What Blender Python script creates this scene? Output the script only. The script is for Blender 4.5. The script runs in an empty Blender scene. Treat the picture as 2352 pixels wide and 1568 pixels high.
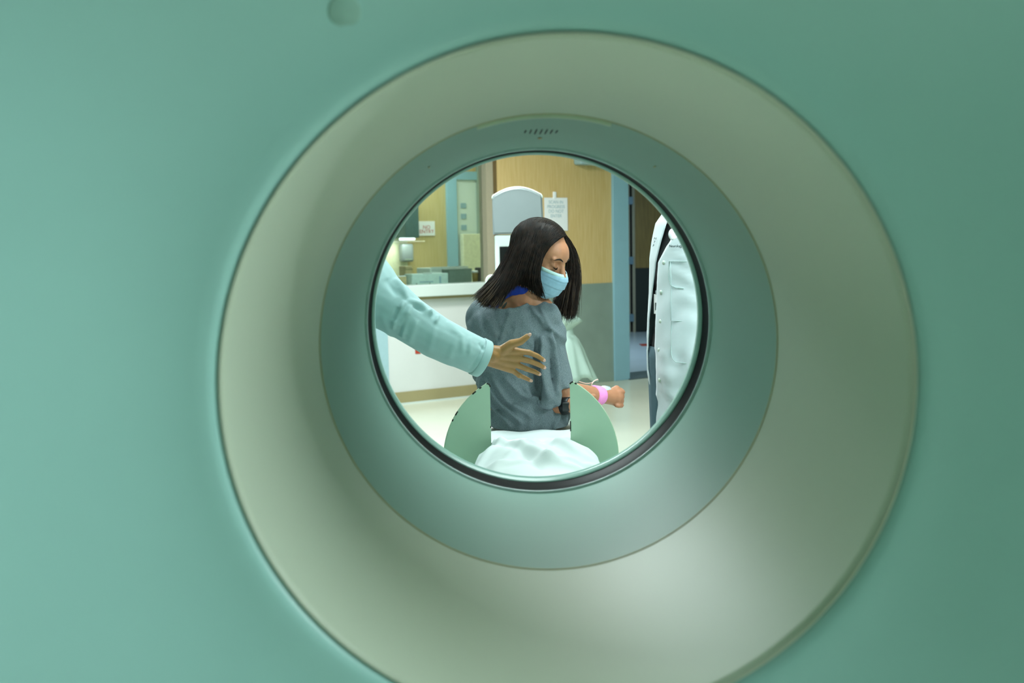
import bpy, bmesh, math, random
import numpy as np
from mathutils import Vector, Matrix, Euler
random.seed(7); rng = np.random.default_rng(7)
S = bpy.context.scene
C = S.collection
PI = math.pi
# ------------------------------------------------------------------ camera
FPX = 35 / 36 * 2352
CAMZ = 1.35
cd = bpy.data.cameras.new('camera'); cam = bpy.data.objects.new('camera', cd); C.objects.link(cam)
cd.lens = 35; cd.sensor_width = 36; cd.clip_start = 0.02; cd.clip_end = 60
def aim(vx=1156, vy=560, roll=-0.020):
    yaw = pit = 0.0
    def basis(y, p): return Matrix.Rotation(y, 3, 'Z') @ Matrix.Rotation(PI/2+p, 3, 'X') @ Matrix.Rotation(roll, 3, 'Z')
    def pr(y, p):
        d = basis(y, p).transposed() @ Vector((0, 1, 0)); return 1176 + FPX*d.x/-d.z, 784 - FPX*d.y/-d.z
    for _ in range(40):
        a = pr(yaw, pit); h = 1e-5; b = pr(yaw+h, pit); c = pr(yaw, pit+h)
        J = np.array([[(b[0]-a[0])/h, (c[0]-a[0])/h], [(b[1]-a[1])/h, (c[1]-a[1])/h]])
        s = np.linalg.solve(J, np.array([a[0]-vx, a[1]-vy])); yaw -= s[0]; pit -= s[1]
    return basis(yaw, pit)
CB = aim()
cam.matrix_world = Matrix.Translation((0, 0, CAMZ)) @ CB.to_4x4()
S.camera = cam
cd.dof.use_dof = True; cd.dof.focus_distance = 3.25; cd.dof.aperture_fstop = 4.0
S.view_settings.view_transform = 'Standard'; S.view_settings.look = 'None'
S.view_settings.gamma = 1; S.view_settings.use_curve_mapping = False
S.view_settings.exposure = 0.0
# ------------------------------------------------------------------ world and room lights
w = bpy.data.worlds.new('world'); S.world = w; w.use_nodes = True
w.node_tree.nodes['Background'].inputs[0].default_value = (0.45, 0.75, 0.60, 1)
w.node_tree.nodes['Background'].inputs[1].default_value = 0.02
def area(name, loc, size, power, col, target=None, sy=None):
    l = bpy.data.lights.new(name, 'AREA'); l.energy = power; l.color = col
    l.size = size
    if sy: l.shape = 'RECTANGLE'; l.size_y = sy
    o = bpy.data.objects.new(name, l); C.objects.link(o); o.location = loc
    if target is not None: o.rotation_euler = (Vector(target)-Vector(loc)).to_track_quat('-Z', 'Y').to_euler()
    return o
area('ceiling_panel_far', (-0.9, 5.3, 2.66), 1.2, 92, (0.86, 0.98, 1.0), sy=1.2)
area('ceiling_panel_mid', (0.6, 3.2, 2.66), 1.2, 36, (0.86, 0.98, 1.0), sy=1.2)
area('ceiling_panel_wall', (-0.1, 7.1, 2.66), 0.5, 56, (0.97, 1.0, 0.98), sy=0.5)
area('ceiling_panel_near', (2.6, 0.50, 2.66), 1.2, 285, (0.84, 0.99, 1.0), (1.9, 0.50, 1.6), sy=0.6)
area('control_room_light', (-0.9, 10.2, 2.55), 1.0, 26, (0.9, 1.0, 0.92), sy=1.0)
area('corridor_light', (1.7, 11.8, 2.6), 0.6, 45, (0.6, 0.85, 1.0), sy=0.6)

# ------------------------------------------------------------------ helpers
def lin(c):
    return tuple((x/255/12.92 if x/255 <= .04045 else ((x/255+.055)/1.055)**2.4) for x in c)
def mat(name, rgb, rough=0.5, metal=0.0, var=0.06, scale=30, bump=0.0, bscale=200, coat=0.0, emit=None, rgb2=None, stretch=None, spec=0.5, sss=0.0):
    m = bpy.data.materials.new(name); m.use_nodes = True; nt = m.node_tree; N = nt.nodes; b = N['Principled BSDF']
    b.inputs['Roughness'].default_value = rough; b.inputs['Metallic'].default_value = metal
    b.inputs['Specular IOR Level'].default_value = spec
    if coat: b.inputs['Coat Weight'].default_value = coat; b.inputs['Coat Roughness'].default_value = 0.1
    if sss: b.inputs['Subsurface Weight'].default_value = sss; b.inputs['Subsurface Radius'].default_value = (0.02, 0.008, 0.005)
    tc = N.new('ShaderNodeTexCoord'); src = tc.outputs['Object']
    if stretch:
        mp = N.new('ShaderNodeMapping'); mp.inputs['Scale'].default_value = stretch; nt.links.new(src, mp.inputs[0]); src = mp.outputs[0]
    n = N.new('ShaderNodeTexNoise'); n.inputs['Scale'].default_value = scale; n.inputs['Detail'].default_value = 5
    nt.links.new(src, n.inputs['Vector'])
    r = N.new('ShaderNodeValToRGB'); c = lin(rgb)
    a = lin(rgb2) if rgb2 else tuple(x*(1-var) for x in c); d = c if rgb2 else tuple(min(1, x*(1+var)) for x in c)
    r.color_ramp.elements[0].position = .35; r.color_ramp.elements[1].position = .65
    r.color_ramp.elements[0].color = (*a, 1); r.color_ramp.elements[1].color = (*d, 1)
    nt.links.new(n.outputs['Fac'], r.inputs[0]); nt.links.new(r.outputs[0], b.inputs['Base Color'])
    if bump:
        n2 = N.new('ShaderNodeTexNoise'); n2.inputs['Scale'].default_value = bscale; n2.inputs['Detail'].default_value = 3
        nt.links.new(src, n2.inputs['Vector'])
        bp = N.new('ShaderNodeBump'); bp.inputs['Strength'].default_value = bump; bp.inputs['Distance'].default_value = 0.004
        nt.links.new(n2.outputs['Fac'], bp.inputs['Height']); nt.links.new(bp.outputs[0], b.inputs['Normal'])
    if emit:
        b.inputs['Emission Color'].default_value = (*lin(emit[0]), 1); b.inputs['Emission Strength'].default_value = emit[1]
    return m
def link(name, me, m, parent=None, smooth=True):
    o = bpy.data.objects.new(name, me); C.objects.link(o)
    if m: me.materials.clear(); me.materials.append(m)
    if parent: o.parent = parent; o.matrix_parent_inverse = parent.matrix_world.inverted() if False else Matrix.Translation(-Vector(parent.location))
    if smooth:
        for p in me.polygons: p.use_smooth = True
    return o
def bmo(name, bm, m, parent=None, smooth=False):
    me = bpy.data.meshes.new(name); bm.normal_update(); bm.to_mesh(me); bm.free()
    return link(name, me, m, parent, smooth)
def thing(name, label, cat, loc=(0, 0, 0), group=None):
    o = bpy.data.objects.new(name, None); C.objects.link(o); o.location = loc; o.empty_display_size = .1
    o['label'] = label; o['category'] = cat
    if group: o['group'] = group
    return o
def tag(o, label, cat, group=None):
    o['label'] = label; o['category'] = cat
    if group: o['group'] = group
    return o
def struct(o): o['kind'] = 'structure'; return o
def U(px, py, Y):
    d = CB @ Vector(((px-1176)/FPX, -(py-784)/FPX, -1)); t = Y/d.y
    return Vector((d.x*t, Y, CAMZ + d.z*t))
def box(bm, lo, hi, bev=0.0, M=None):
    r = bmesh.ops.create_cube(bm, size=1); vs = r['verts']
    for v in vs:
        v.co = Vector(((lo[i]+hi[i])/2 + v.co[i]*(hi[i]-lo[i]) for i in range(3)))
    if bev:
        es = list({e for v in vs for e in v.link_edges})
        rr = bmesh.ops.bevel(bm, geom=es, offset=bev, segments=3, affect='EDGES', profile=.5)
        vs = list({v for v in rr['verts']} | {v for v in vs if v.is_valid})
    if M is not None:
        for v in vs: v.co = M @ v.co
    return vs
def tube(bm, pts, rad, n=12, cap=True):
    pts = [Vector(p) for p in pts]; rings = []
    if not hasattr(rad, '__len__'): rad = [rad]*len(pts)
    ref = Vector((0, 0, 1)) if abs((pts[-1]-pts[0]).normalized().z) < .9 else Vector((1, 0, 0))
    for i, p in enumerate(pts):
        t = (pts[min(i+1, len(pts)-1)]-pts[max(i-1, 0)]).normalized()
        a = t.cross(ref).normalized(); b = t.cross(a)
        rings.append([bm.verts.new(p+(a*math.cos(2*PI*k/n)+b*math.sin(2*PI*k/n))*rad[i]) for k in range(n)])
    for i in range(len(pts)-1):
        for k in range(n): bm.faces.new((rings[i][k], rings[i][(k+1) % n], rings[i+1][(k+1) % n], rings[i+1][k]))
    if cap: bm.faces.new(rings[0][::-1]); bm.faces.new(rings[-1])
def capsule(bm, p0, p1, r0, r1, flat=(False, False), sq=None):
    p0 = Vector(p0); p1 = Vector(p1); t = (p1-p0).normalized()
    pts = []; rad = []
    if not flat[0]:
        for k in range(1, 7): a = PI/2*(1-k/6); pts.append(p0-t*r0*math.sin(a)); rad.append(max(1e-4, r0*math.cos(a)))
    else: pts.append(p0); rad.append(r0)
    if not flat[1]:
        for k in range(0, 6): a = PI/2*k/6; pts.append(p1+t*r1*math.sin(a)); rad.append(max(1e-4, r1*math.cos(a)))
    else: pts.append(p1); rad.append(r1)
    tube(bm, pts, rad, 20)
def ell(bm, c, r, R=None):
    q = bmesh.ops.create_uvsphere(bm, u_segments=24, v_segments=16, radius=1)['verts']
    for v in q:
        d = Vector((v.co.x*r[0], v.co.y*r[1], v.co.z*r[2]))
        v.co = Vector(c) + (R @ d if R is not None else d)
def chain(bm, pts, rads):
    for i in range(len(pts)-1): capsule(bm, pts[i], pts[i+1], rads[i], rads[i+1])
def remesh(bm, voxel, smooth=3, fac=.5):
    me = bpy.data.meshes.new('tmp'); bm.to_mesh(me); bm.free()
    o = bpy.data.objects.new('tmp', me); C.objects.link(o)
    md = o.modifiers.new('r', 'REMESH'); md.mode = 'VOXEL'; md.voxel_size = voxel; md.use_smooth_shade = True
    if smooth: sm = o.modifiers.new('s', 'SMOOTH'); sm.iterations = smooth; sm.factor = fac
    dg = bpy.context.evaluated_depsgraph_get(); dg.update()
    out = bpy.data.meshes.new_from_object(o.evaluated_get(dg)); bpy.data.objects.remove(o); bpy.data.meshes.remove(me)
    return out
def coords(me):
    a = np.empty(len(me.vertices)*3); me.vertices.foreach_get('co', a); return a.reshape(-1, 3)
def normals(me):
    a = np.empty(len(me.vertices)*3); me.vertices.foreach_get('normal', a); return a.reshape(-1, 3)
def setco(me, a): me.vertices.foreach_set('co', a.ravel()); me.update()
def seg_dist(P, A, B):
    A = np.array(A); B = np.array(B); d = B-A; t = np.clip(((P-A)@d)/(d@d+1e-12), 0, 1)
    return np.linalg.norm(P-(A+t[:, None]*d), axis=1), t
def fold(me, lines, k=2.8, facing=True):
    """raise ridges (or sink grooves) in cloth along polylines: [(points, height, width)]"""
    co = coords(me); no = normals(me); off = np.zeros(len(co))
    for pts, h, wd in lines:
        pts = [np.array(p) for p in pts]; best = np.full(len(co), 9.); tt = np.zeros(len(co)); n = len(pts)-1
        for i in range(n):
            d, t = seg_dist(co[:, [0, 2]], pts[i][[0, 2]], pts[i+1][[0, 2]])
            m = d < best; best[m] = d[m]; tt[m] = (i+t[m])/n
        env = np.sin(np.clip(tt, .0, 1)*PI)**.5*.9+.1
        off += k*h*env*np.exp(-(best/(wd*.85))**2)
    if facing: off *= np.clip(-no[:, 1]*3, 0, 1)
    setco(me, co+no*off[:, None])
def cut(me, keep):
    """drop the faces whose centre fails keep(centres)"""
    bm = bmesh.new(); bm.from_mesh(me); bm.faces.ensure_lookup_table()
    ce = np.array([f.calc_center_median() for f in bm.faces]); k = keep(ce)
    bmesh.ops.delete(bm, geom=[f for f, q in zip(bm.faces, k) if not q], context='FACES')
    bd = [v for v in bm.verts if v.is_boundary]
    for _ in range(7):
        nw = []
        for v in bd:
            nb = [e.other_vert(v).co for e in v.link_edges if e.is_boundary]
            nw.append(v.co.lerp(sum(nb, Vector())/len(nb), .5) if nb else v.co.copy())
        for v, c_ in zip(bd, nw): v.co = c_
    bm.to_mesh(me); bm.free(); me.update()
def inpoly(x, z, poly):
    c = np.zeros(len(x), bool); n = len(poly)
    for i in range(n):
        x1, z1 = poly[i]; x2, z2 = poly[(i+1) % n]
        m = ((z1 > z) != (z2 > z)) & (x < (x2-x1)*(z-z1)/((z2-z1) or 1e-9)+x1); c ^= m
    return c
def patch(src, name, polyp, Y, off, m, parent, ymax):
    """lift the faces of a body inside an outline into a skin-tight garment piece"""
    me = src.copy(); poly = [(U(a, b, Y).x, U(a, b, Y).z) for a, b in polyp]
    cut(me, lambda c: inpoly(c[:, 0], c[:, 2], poly) & (c[:, 1] < ymax))
    if len(me.polygons) == 0: return None
    co = coords(me); setco(me, co+normals(me)*off)
    return link(name, me, m, parent)
def solid(o, t, off=-1): md = o.modifiers.new('thick', 'SOLIDIFY'); md.thickness = t; md.offset = off; return o
def text(name, body, size, m, parent, M, ext=0.0003, sp=1.0):
    c = bpy.data.curves.new(name, 'FONT'); c.body = body; c.size = size; c.align_x = 'CENTER'; c.align_y = 'CENTER'
    c.extrude = ext; c.space_line = sp; c.materials.append(m)
    o = bpy.data.objects.new('tmp', c); C.objects.link(o); bpy.context.view_layer.update()
    me = bpy.data.meshes.new_from_object(o.evaluated_get(bpy.context.evaluated_depsgraph_get())); bpy.data.objects.remove(o)
    me.transform(M); me.name = name
    return link(name, me, m, parent, False)
def crspline(P, n):
    P = [Vector(p) for p in P]; P = [P[0]*2-P[1]]+P+[P[-1]*2-P[-2]]; out = []
    m = len(P)-3
    for j in range(n):
        s = j/(n-1)*m; i = min(int(s), m-1); t = s-i; a, b, c, d = P[i:i+4]
        out.append(.5*((2*b)+(c-a)*t+(2*a-5*b+4*c-d)*t*t+(3*b-a-3*c+d)*t**3))
    return out

# ------------------------------------------------------------------ materials
M = dict(
 face=mat('gantry_cover_paint', (166, 212, 208), .38, var=.02, scale=3, spec=.4),
 flare=mat('gantry_opening_plastic', (210, 217, 198), .42, var=.02, scale=3, spec=.4),
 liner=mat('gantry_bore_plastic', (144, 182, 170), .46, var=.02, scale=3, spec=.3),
 seam=mat('seam_tan', (186, 182, 132), .6),
 ring=mat('scan_window_film', (10, 13, 15), .4, spec=.05),
 bead=mat('bore_bead', (214, 232, 232), .16, spec=.9),
 lip=mat('bore_lip', (158, 200, 190), .25, spec=.6),
 black=mat('black_slot', (12, 12, 10), .7),
 amber=mat('amber_lens', (150, 130, 30), .3),
 spot=mat('sensor_disc', (150, 190, 180), .45),
 wood=mat('maple_wood_panel', (222, 194, 138), .5, rgb2=(210, 178, 116), scale=9, stretch=(14, 14, .5)),
 wood2=mat('control_room_wood', (206, 190, 140), .5, rgb2=(196, 178, 122), scale=9, stretch=(14, 14, .5)),
 steel=mat('wainscot_steel', (164, 182, 174), .36, metal=.35, var=.05, scale=5),
 white=mat('wall_white_paint', (212, 216, 214), .55, var=.015, scale=4),
 ledge=mat('ledge_laminate', (206, 218, 214), .35, var=.01, scale=4),
 base=mat('cove_base_vinyl', (158, 148, 108), .5, var=.03, scale=6),
 blue=mat('blue_door_frame_paint', (150, 194, 212), .4, var=.02, scale=5),
 beige=mat('window_frame_beige', (168, 160, 138), .45, var=.02),
 brown=mat('window_frame_shadow_side', (112, 92, 58), .5),  # shadow side of the beige post, its shade put into the colour
 floor=mat('vinyl_floor', (214, 218, 200), .22, var=.02, scale=2.5, spec=.5),
 hallfloor=mat('corridor_floor', (206, 216, 226), .25, var=.04, scale=1.5),
 threshold=mat('threshold_strip', (62, 82, 84), .4),
 ceil=mat('ceiling_tile', (220, 224, 216), .8, var=.02),
 wallp=mat('plain_wall_paint', (78, 112, 92), .7, var=.02, scale=3),
 skin=mat('skin', (186, 126, 94), .48, var=.05, scale=40, bump=.06, bscale=300, sss=.08),
 skin2=mat('skin_hand', (172, 124, 74), .45, var=.07, scale=50, bump=.08, bscale=260, sss=.06),
 nail=mat('nail', (226, 176, 160), .3),
 hair=mat('dark_brown_hair', (38, 26, 19), .5, rgb2=(15, 10, 8), scale=60, spec=.16),
 hairlite=mat('brown_hair_tips', (78, 58, 40), .38, rgb2=(36, 25, 17), scale=50, spec=.4),
 shirt=mat('grey_heather_knit', (138, 148, 153), .9, rgb2=(78, 92, 99), scale=800, bump=.12, bscale=700, spec=.15),
 bra=mat('royal_blue_strap', (10, 52, 160), .6),
 tattoo=mat('tattoo_ink', (62, 72, 66), .6),
 mask=mat('surgical_mask_blue', (150, 184, 206), .75, var=.05, scale=90, bump=.1, bscale=500, spec=.2),
 maskt=mat('surgical_mask_top', (186, 216, 214), .75, var=.03, scale=90),
 elastic=mat('white_elastic', (225, 235, 235), .7),
 coat=mat('lab_coat_cotton', (224, 234, 240), .85, var=.03, scale=12, bump=.12, bscale=700, spec=.2),
 coat_shaded=mat('lab_coat_shaded_white', (176, 204, 206), .85, var=.03, scale=12, bump=.12, bscale=700, spec=.2),  # white coat cloth, the sleeve's shade put into a darker colour
 stitch=mat('coat_seam', (178, 198, 196), .85),
 button=mat('coat_button', (196, 212, 200), .3),
 scrub=mat('black_top', (14, 17, 22), .8, var=.1),
 trouser=mat('grey_blue_trousers', (86, 112, 124), .85, var=.06),
 sheet=mat('white_bed_sheet', (232, 238, 240), .85, var=.015, scale=10, bump=.08, bscale=500, spec=.2),
 fin=mat('sage_green_shield_paint', (198, 222, 198), .42, var=.03, scale=7, spec=.4),
 finedge=mat('shield_edge', (206, 222, 196), .5),
 chip=mat('chipped_paint', (36, 40, 34), .8),
 pink=mat('pink_bandage', (255, 150, 218), .8, bump=.4, bscale=250, var=.04),
 dress=mat('clear_dressing', (205, 220, 222), .15, var=.12, scale=120),
 pinktube=mat('iv_tube', (226, 190, 180), .25),
 watch=mat('black_watch', (22, 26, 28), .35),
 plast=mat('equipment_grey_plastic', (130, 142, 145), .38, var=.02, scale=4),
 plastw=mat('equipment_white_plastic', (216, 230, 224), .4, var=.02, scale=4),
 screen=mat('dark_screen', (6, 8, 9), .2),
 paper=mat('paper_white', (248, 251, 255), .6, var=.01),
 ink=mat('faded_ink', (150, 182, 194), .8),
 redink=mat('red_ink', (196, 96, 92), .8),
 darkink=mat('embroidery_thread', (20, 62, 60), .8),
 hinge=mat('steel_hinge', (112, 140, 158), .4, metal=.2),
 darkwood=mat('corridor_door_wood', (150, 122, 62), .5, rgb2=(128, 102, 50), scale=8, stretch=(10, 10, .5)),
 kick=mat('door_kick_plate', (24, 34, 30), .6),
 paleblue=mat('pale_blue_trim', (160, 192, 200), .5, var=.02),
 darkteal=mat('dark_teal_cabinet', (78, 108, 108), .5),
 cream=mat('cream_panel', (226, 228, 196), .6),
 box1=mat('carton_pale_teal', (206, 228, 222), .6), box2=mat('carton_slate', (110, 126, 116), .6),
 box3=mat('carton_brown', (134, 112, 50), .6), box4=mat('binder_black', (44, 40, 40), .5), tan=mat('cardboard_tan', (196, 178, 136), .7),
 red=mat('red_cover', (176, 60, 40), .5), drape=mat('pale_green_drape', (170, 190, 180), .8, var=.03, scale=9),
 tablem=mat('table_enamel', (200, 210, 204), .4),
 lampm=mat('under_cabinet_tube', (240, 255, 252), .5, emit=((236, 255, 250), 3.0)),
 ceilpanel=mat('ceiling_light_diffuser', (240, 255, 248), .5, emit=((226, 255, 244), 1.6)),
)
gl = bpy.data.materials.new('window_glass'); gl.use_nodes = True
b = gl.node_tree.nodes['Principled BSDF']; b.inputs['Base Color'].default_value = (.86, .97, .92, 1)
b.inputs['Transmission Weight'].default_value = 1; b.inputs['Roughness'].default_value = .02; b.inputs['IOR'].default_value = 1.45
M['glass'] = gl

# ------------------------------------------------------------------ room shell
TH = .6; SC = math.sqrt(1+TH*TH); E1 = Vector((1/SC, TH/SC, 0)); EN = Vector((TH/SC, -1/SC, 0))   # along the end wall, and out of it
WM = Matrix(((E1.x, -EN.x, 0, 0), (E1.y, -EN.y, 0, 9.0), (0, 0, 1, 0), (0, 0, 0, 1)))              # wall frame: x along, y into the wall, z up
def W(px, py, out=0.0):
    d = CB @ Vector(((px-1176)/FPX, -(py-784)/FPX, -1)); P0 = Vector((0, 9.0, 0)) + EN*out
    t = ((P0-Vector((0, 0, CAMZ))).dot(EN))/d.dot(EN); P = Vector((0, 0, CAMZ))+d*t
    return (P-P0).dot(E1), P.z
def sx(px, py=640, out=0.0): return W(px, py, out)[0]
def sz(px, py, out=0.0): return W(px, py, out)[1]
def wbox(name, s0, s1, d0, d1, z0, z1, m, parent=None, bev=0.0):
    bm = bmesh.new(); box(bm, (s0, d0, z0), (s1, d1, z1), bev, WM); return bmo(name, bm, m, parent)
def abox(name, lo, hi, m, parent=None, bev=0.0):
    bm = bmesh.new(); box(bm, lo, hi, bev); return bmo(name, bm, m, parent)
CEIL = 2.7
struct(abox('floor', (-5.2, -3.2, -.1), (7, 17, 0), M['floor']))
struct(abox('ceiling', (-5.2, -3.2, CEIL), (7, 17, CEIL+.1), M['ceil']))
struct(abox('wall_back', (-5.2, -3.2, 0), (7, -3.1, CEIL), M['wallp']))
struct(abox('wall_left', (-2.1, -3.1, 0), (-2.0, 2.9, CEIL), M['wallp']))
struct(abox('wall_left_far', (-3.2, 2.8, 0), (-3.1, 7.0, CEIL), M['wallp']))
struct(abox('wall_left_return', (-3.2, 2.8, 0), (-2.0, 2.9, CEIL), M['wallp']))
struct(abox('wall_right', (3.6, -3.1, 0), (3.7, 10.9, CEIL), M['wallp']))
s_end = -3.7; s_p0 = sx(890, 820); s_post0 = sx(1114, 500); s_post1 = sx(1131, 500); s_wood0 = sx(1140, 450)
s_j0 = sx(1406, 640); s_j1 = sx(1441, 640); LZ = sz(1080, 650, .08)
struct(wbox('wall_front', s_p0, s_wood0, 0, .12, 0, LZ-.04, M['white']))
struct(wbox('trim_1', s_end, s_p0, -.02, .12, 0, LZ-.04, M['paleblue']))
led = wbox('window_sill', s_end, s_post1, -.09, .16, LZ-.10, LZ, M['ledge'], bev=.008); tag(led, 'long white laminate ledge under the control room window', 'ledge')
struct(wbox('trim_2', s_p0, s_post1, -.018, 0, LZ-.125, LZ-.10, M['base']))
struct(wbox('baseboard_front', s_p0, s_wood0, -.012, 0, 0, .105, M['base']))
struct(wbox('trim_3', s_p0, s_wood0, -.03, -.012, 0, .012, M['ledge']))
win = bpy.data.objects.new('window_1', None); C.objects.link(win); struct(win)
struct(wbox('frame', s_post0, s_post0+(s_post1-s_post0)*.95, -.03, .10, LZ, CEIL, M['beige'], win))
struct(wbox('frame', s_post0+(s_post1-s_post0)*.95, s_wood0, -.012, .10, LZ, CEIL, M['brown'], win))
struct(wbox('glass', s_end, s_post0, .05, .056, LZ, CEIL, M['glass'], win))
struct(wbox('wall_wood_panel', s_wood0, s_j0, 0, .12, sz(1380, 650), CEIL, M['wood']))
struct(wbox('wall_wainscot', s_wood0, s_j0, -.012, .12, .09, sz(1380, 650), M['steel']))
struct(wbox('baseboard_right', s_wood0, s_j0, -.016, .12, 0, .09, M['steel']))
struct(wbox('door_frame', s_j0, s_j1, -.03, .3, 0, CEIL, M['blue'], bev=.004)).name = 'trim_door_frame'
struct(wbox('wall_over_door', s_j1, s_j1+1.5, 0, .12, 2.25, CEIL, M['wallp']))
struct(wbox('wall_beyond_door', s_j1+1.5, s_j1+3.4, 0, .12, 0, CEIL, M['wallp']))
struct(wbox('floor_threshold', s_j1-.02, s_j1+1.5, -.06, .36, 0, .006, M['threshold']))
struct(wbox('wall_between_rooms', s_j0-.06, s_j0+.04, .12, 3.6, 0, CEIL, M['cream']))
struct(wbox('floor_corridor', s_j0+.05, s_j1+4, .36, 8.0, .0, .004, M['hallfloor']))
# wall paper notice
def sign(name, px0, px1, py0, py1, label, out=.004, d=None):
    t = thing(name, label, 'sign', WM @ Vector((sx((px0+px1)/2, (py0+py1)/2), -out, sz((px0+px1)/2, py1))))
    return t
t = sign('paper_notice', 1249, 1302, 454, 530, 'white paper notice hung on the wood wall beside the grey machine')
s0, s1 = sx(1249, 490), sx(1302, 490); z0, z1 = sz(1275, 530), sz(1275, 454)
wbox('sheet', s0, s1, -.012, -.008, z0, z1, M['paper'], t)
TM = lambda s, d, z: Matrix.Translation(WM @ Vector((s, d, z))) @ Matrix.Rotation(math.atan(TH), 4, 'Z') @ Matrix.Rotation(PI/2, 4, 'X')
text('printed_text', 'SCAN IN\nPROGRESS\nDO NOT\nENTER', .042, M['ink'], t, TM((s0+s1)/2, -.0125, z1-.105), sp=1.0)
bm = bmesh.new(); sh = sx(1272, 450)
box(bm, (sh-.018, -.02, z1-.01), (sh+.018, -.004, z1+.055), .007, WM)
bmo('hook', bm, M['paper'], t, True)
# grey box above
z = sz(1350, 380)
t = thing('wall_dispenser', 'grey plastic box mounted high on the wood wall near the blue frame', 'dispenser', WM @ Vector((sx(1316, 370), -.1, z)))
wbox('housing', sx(1316, 370), sx(1316, 370)+.42, -.13, -.002, z, z+.22, M['paleblue'], t, bev=.02)
wbox('end_cap', sx(1316, 370)+.012, sx(1316, 370)+.05, -.135, -.04, z+.03, z+.2, M['plastw'], t, bev=.01)
# red outlet on half wall
s = sx(960, 815); z = sz(958, 803)
t = thing('wall_outlet', 'small red outlet cover on the white half wall under the sleeve', 'outlet', WM @ Vector((s, -.006, z-.05)))
wbox('cover_plate', s-.026, s+.026, -.006, 0, z-.035, z+.07, M['red'], t, bev=.002)
wbox('socket', s-.012, s+.012, -.0075, -.0055, z+.015, z+.055, M['white'], t)

# ---- control room seen through the glass (2.2 m beyond the window)
OUT = -2.2
def c_s(px, py=560): return sx(px, py, OUT)
def c_z(py, px=1000): return sz(px, py, OUT)
def cbox(name, px0, px1, za, zb, m, d=0.0, th=.1, parent=None, bev=0): return wbox(name, c_s(px0), c_s(px1), -OUT-d, -OUT-d+th, za, zb, m, parent, bev)
struct(cbox('wall_control_room', 935, 1026, 0, CEIL, M['wood2']))
struct(cbox('wall_control_side', 700, 935, 0, CEIL, M['cream']))
dr = bpy.data.objects.new('door_1', None); C.objects.link(dr); struct(dr)
struct(cbox('frame', 1026, 1048, 0, CEIL, M['blue'], .04, .14, dr))
struct(cbox('frame_header', 1048, 1096, c_z(413, 1070), c_z(394, 1070), M['blue'], .03, .12, dr))
struct(cbox('door_leaf', 1048, 1096, 0, c_z(413, 1070), M['plastw'], 0, .05, dr))
struct(cbox('header_panel', 1048, 1130, c_z(394, 1070), CEIL, M['wood'], 0, .05, dr))
for py in (472, 497, 523):
    struct(cbox('door_window', 1060, 1072, c_z(py+6), c_z(py-6), M['ink'], .008, .01, dr))
struct(cbox('wall_control_end', 1096, 1160, 0, CEIL, M['steel'], .02))
t = thing('glass_reflection_panel', 'pale cream panel standing in for a reflection in the window glass at right', 'cabinet', WM @ Vector((c_s(1075), 1.9, 0)))
cbox('front', 1052, 1128, .3, c_z(537, 1080), M['cream'], .12, .08, t, .01); cbox('plinth', 1052, 1128, 0, .3, M['plast'], .1, .08, t)  # solid cream panel added to stand for a reflection in the pane
t = thing('red_lettered_sign', 'white sign with red lettering on the control room wood wall', 'sign', WM @ Vector((c_s(979), -OUT-.02, c_z(541, 979))))
cbox('plate', 960.5, 998.5, c_z(541, 979), c_z(508, 979), M['paper'], .012, .01, t)
zz = c_z(527, 979)
text('lettering', 'NO\nENTRY', .058, M['redink'], t, TM(c_s(979.5), -OUT-.0135, zz), ext=.0004, sp=.8)
t = thing('wall_cabinet', 'dark teal cabinet over the bright work light behind glass', 'cabinet', WM @ Vector((c_s(920), -OUT-.3, c_z(547, 920))))
cbox('carcass', 905, 936, c_z(547, 920), c_z(430, 920), M['darkteal'], .3, .3, t, .01)
cbox('door', 906, 920, c_z(546, 920), c_z(431, 920), M['darkteal'], .315, .014, t, .004)
t = thing('work_light', 'bright tube light under the dark teal cabinet', 'light', WM @ Vector((c_s(915), -OUT-.26, c_z(552, 915))))
cbox('tube', 903, 931, c_z(552, 915), c_z(547, 915), M['lampm'], .25, .1, t, .006); cbox('mount', 908, 926, c_z(547, 915), c_z(545.5, 915), M['plastw'], .24, .06, t)
la = area('work_lamp', WM @ Vector((c_s(915), -OUT-.2, c_z(555, 915))), .4, 1.6, (.95, 1, .85), sy=.1)
t = thing('towel_dispenser', 'grey towel dispenser on the cream wall under the work light', 'dispenser', WM @ Vector((c_s(925), -OUT-.1, c_z(601, 925))))
cbox('housing', 913, 939, c_z(601, 925), c_z(560, 925), M['plast'], .12, .1, t, .02); cbox('slot', 918, 934, c_z(597, 925), c_z(594, 925), M['steel'], .125, .02, t)
# desk inside and clutter on it
t = thing('control_desk', 'white desk running behind the control room window', 'desk', WM @ Vector((-.6, .4, 0)))
wbox('desktop', s_end, s_post0, .17, .8, LZ-.05, LZ-.012, M['ledge'], t); wbox('side_panel', s_post0-.06, s_post0-.02, .2, .78, 0, LZ-.05, M['white'], t)
wbox('side_panel', s_end+.1, s_end+.14, .2, .78, 0, LZ-.05, M['white'], t)
def clutter(name, cat, label, px0, px1, py0, py1, depth, th, m, parts=()):
    o = -depth; a, bb = sx(px0, 640, o), sx(px1, 640, o); zt = sz((px0+px1)/2, py0, o); zb = LZ-.012
    t = thing(name, label, cat, WM @ Vector(((a+bb)/2, depth, zb)))
    wbox('body', a, bb, depth, depth+th, zb+.001, zt, m, t, .008)
    for nm, f0, f1, g0, g1, mm, dd in parts:
        wbox(nm, a+(bb-a)*f0, a+(bb-a)*f1, depth-dd, depth+.01, zb+(zt-zb)*g0, zb+(zt-zb)*g1, mm, t, .003)
    return t
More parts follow.
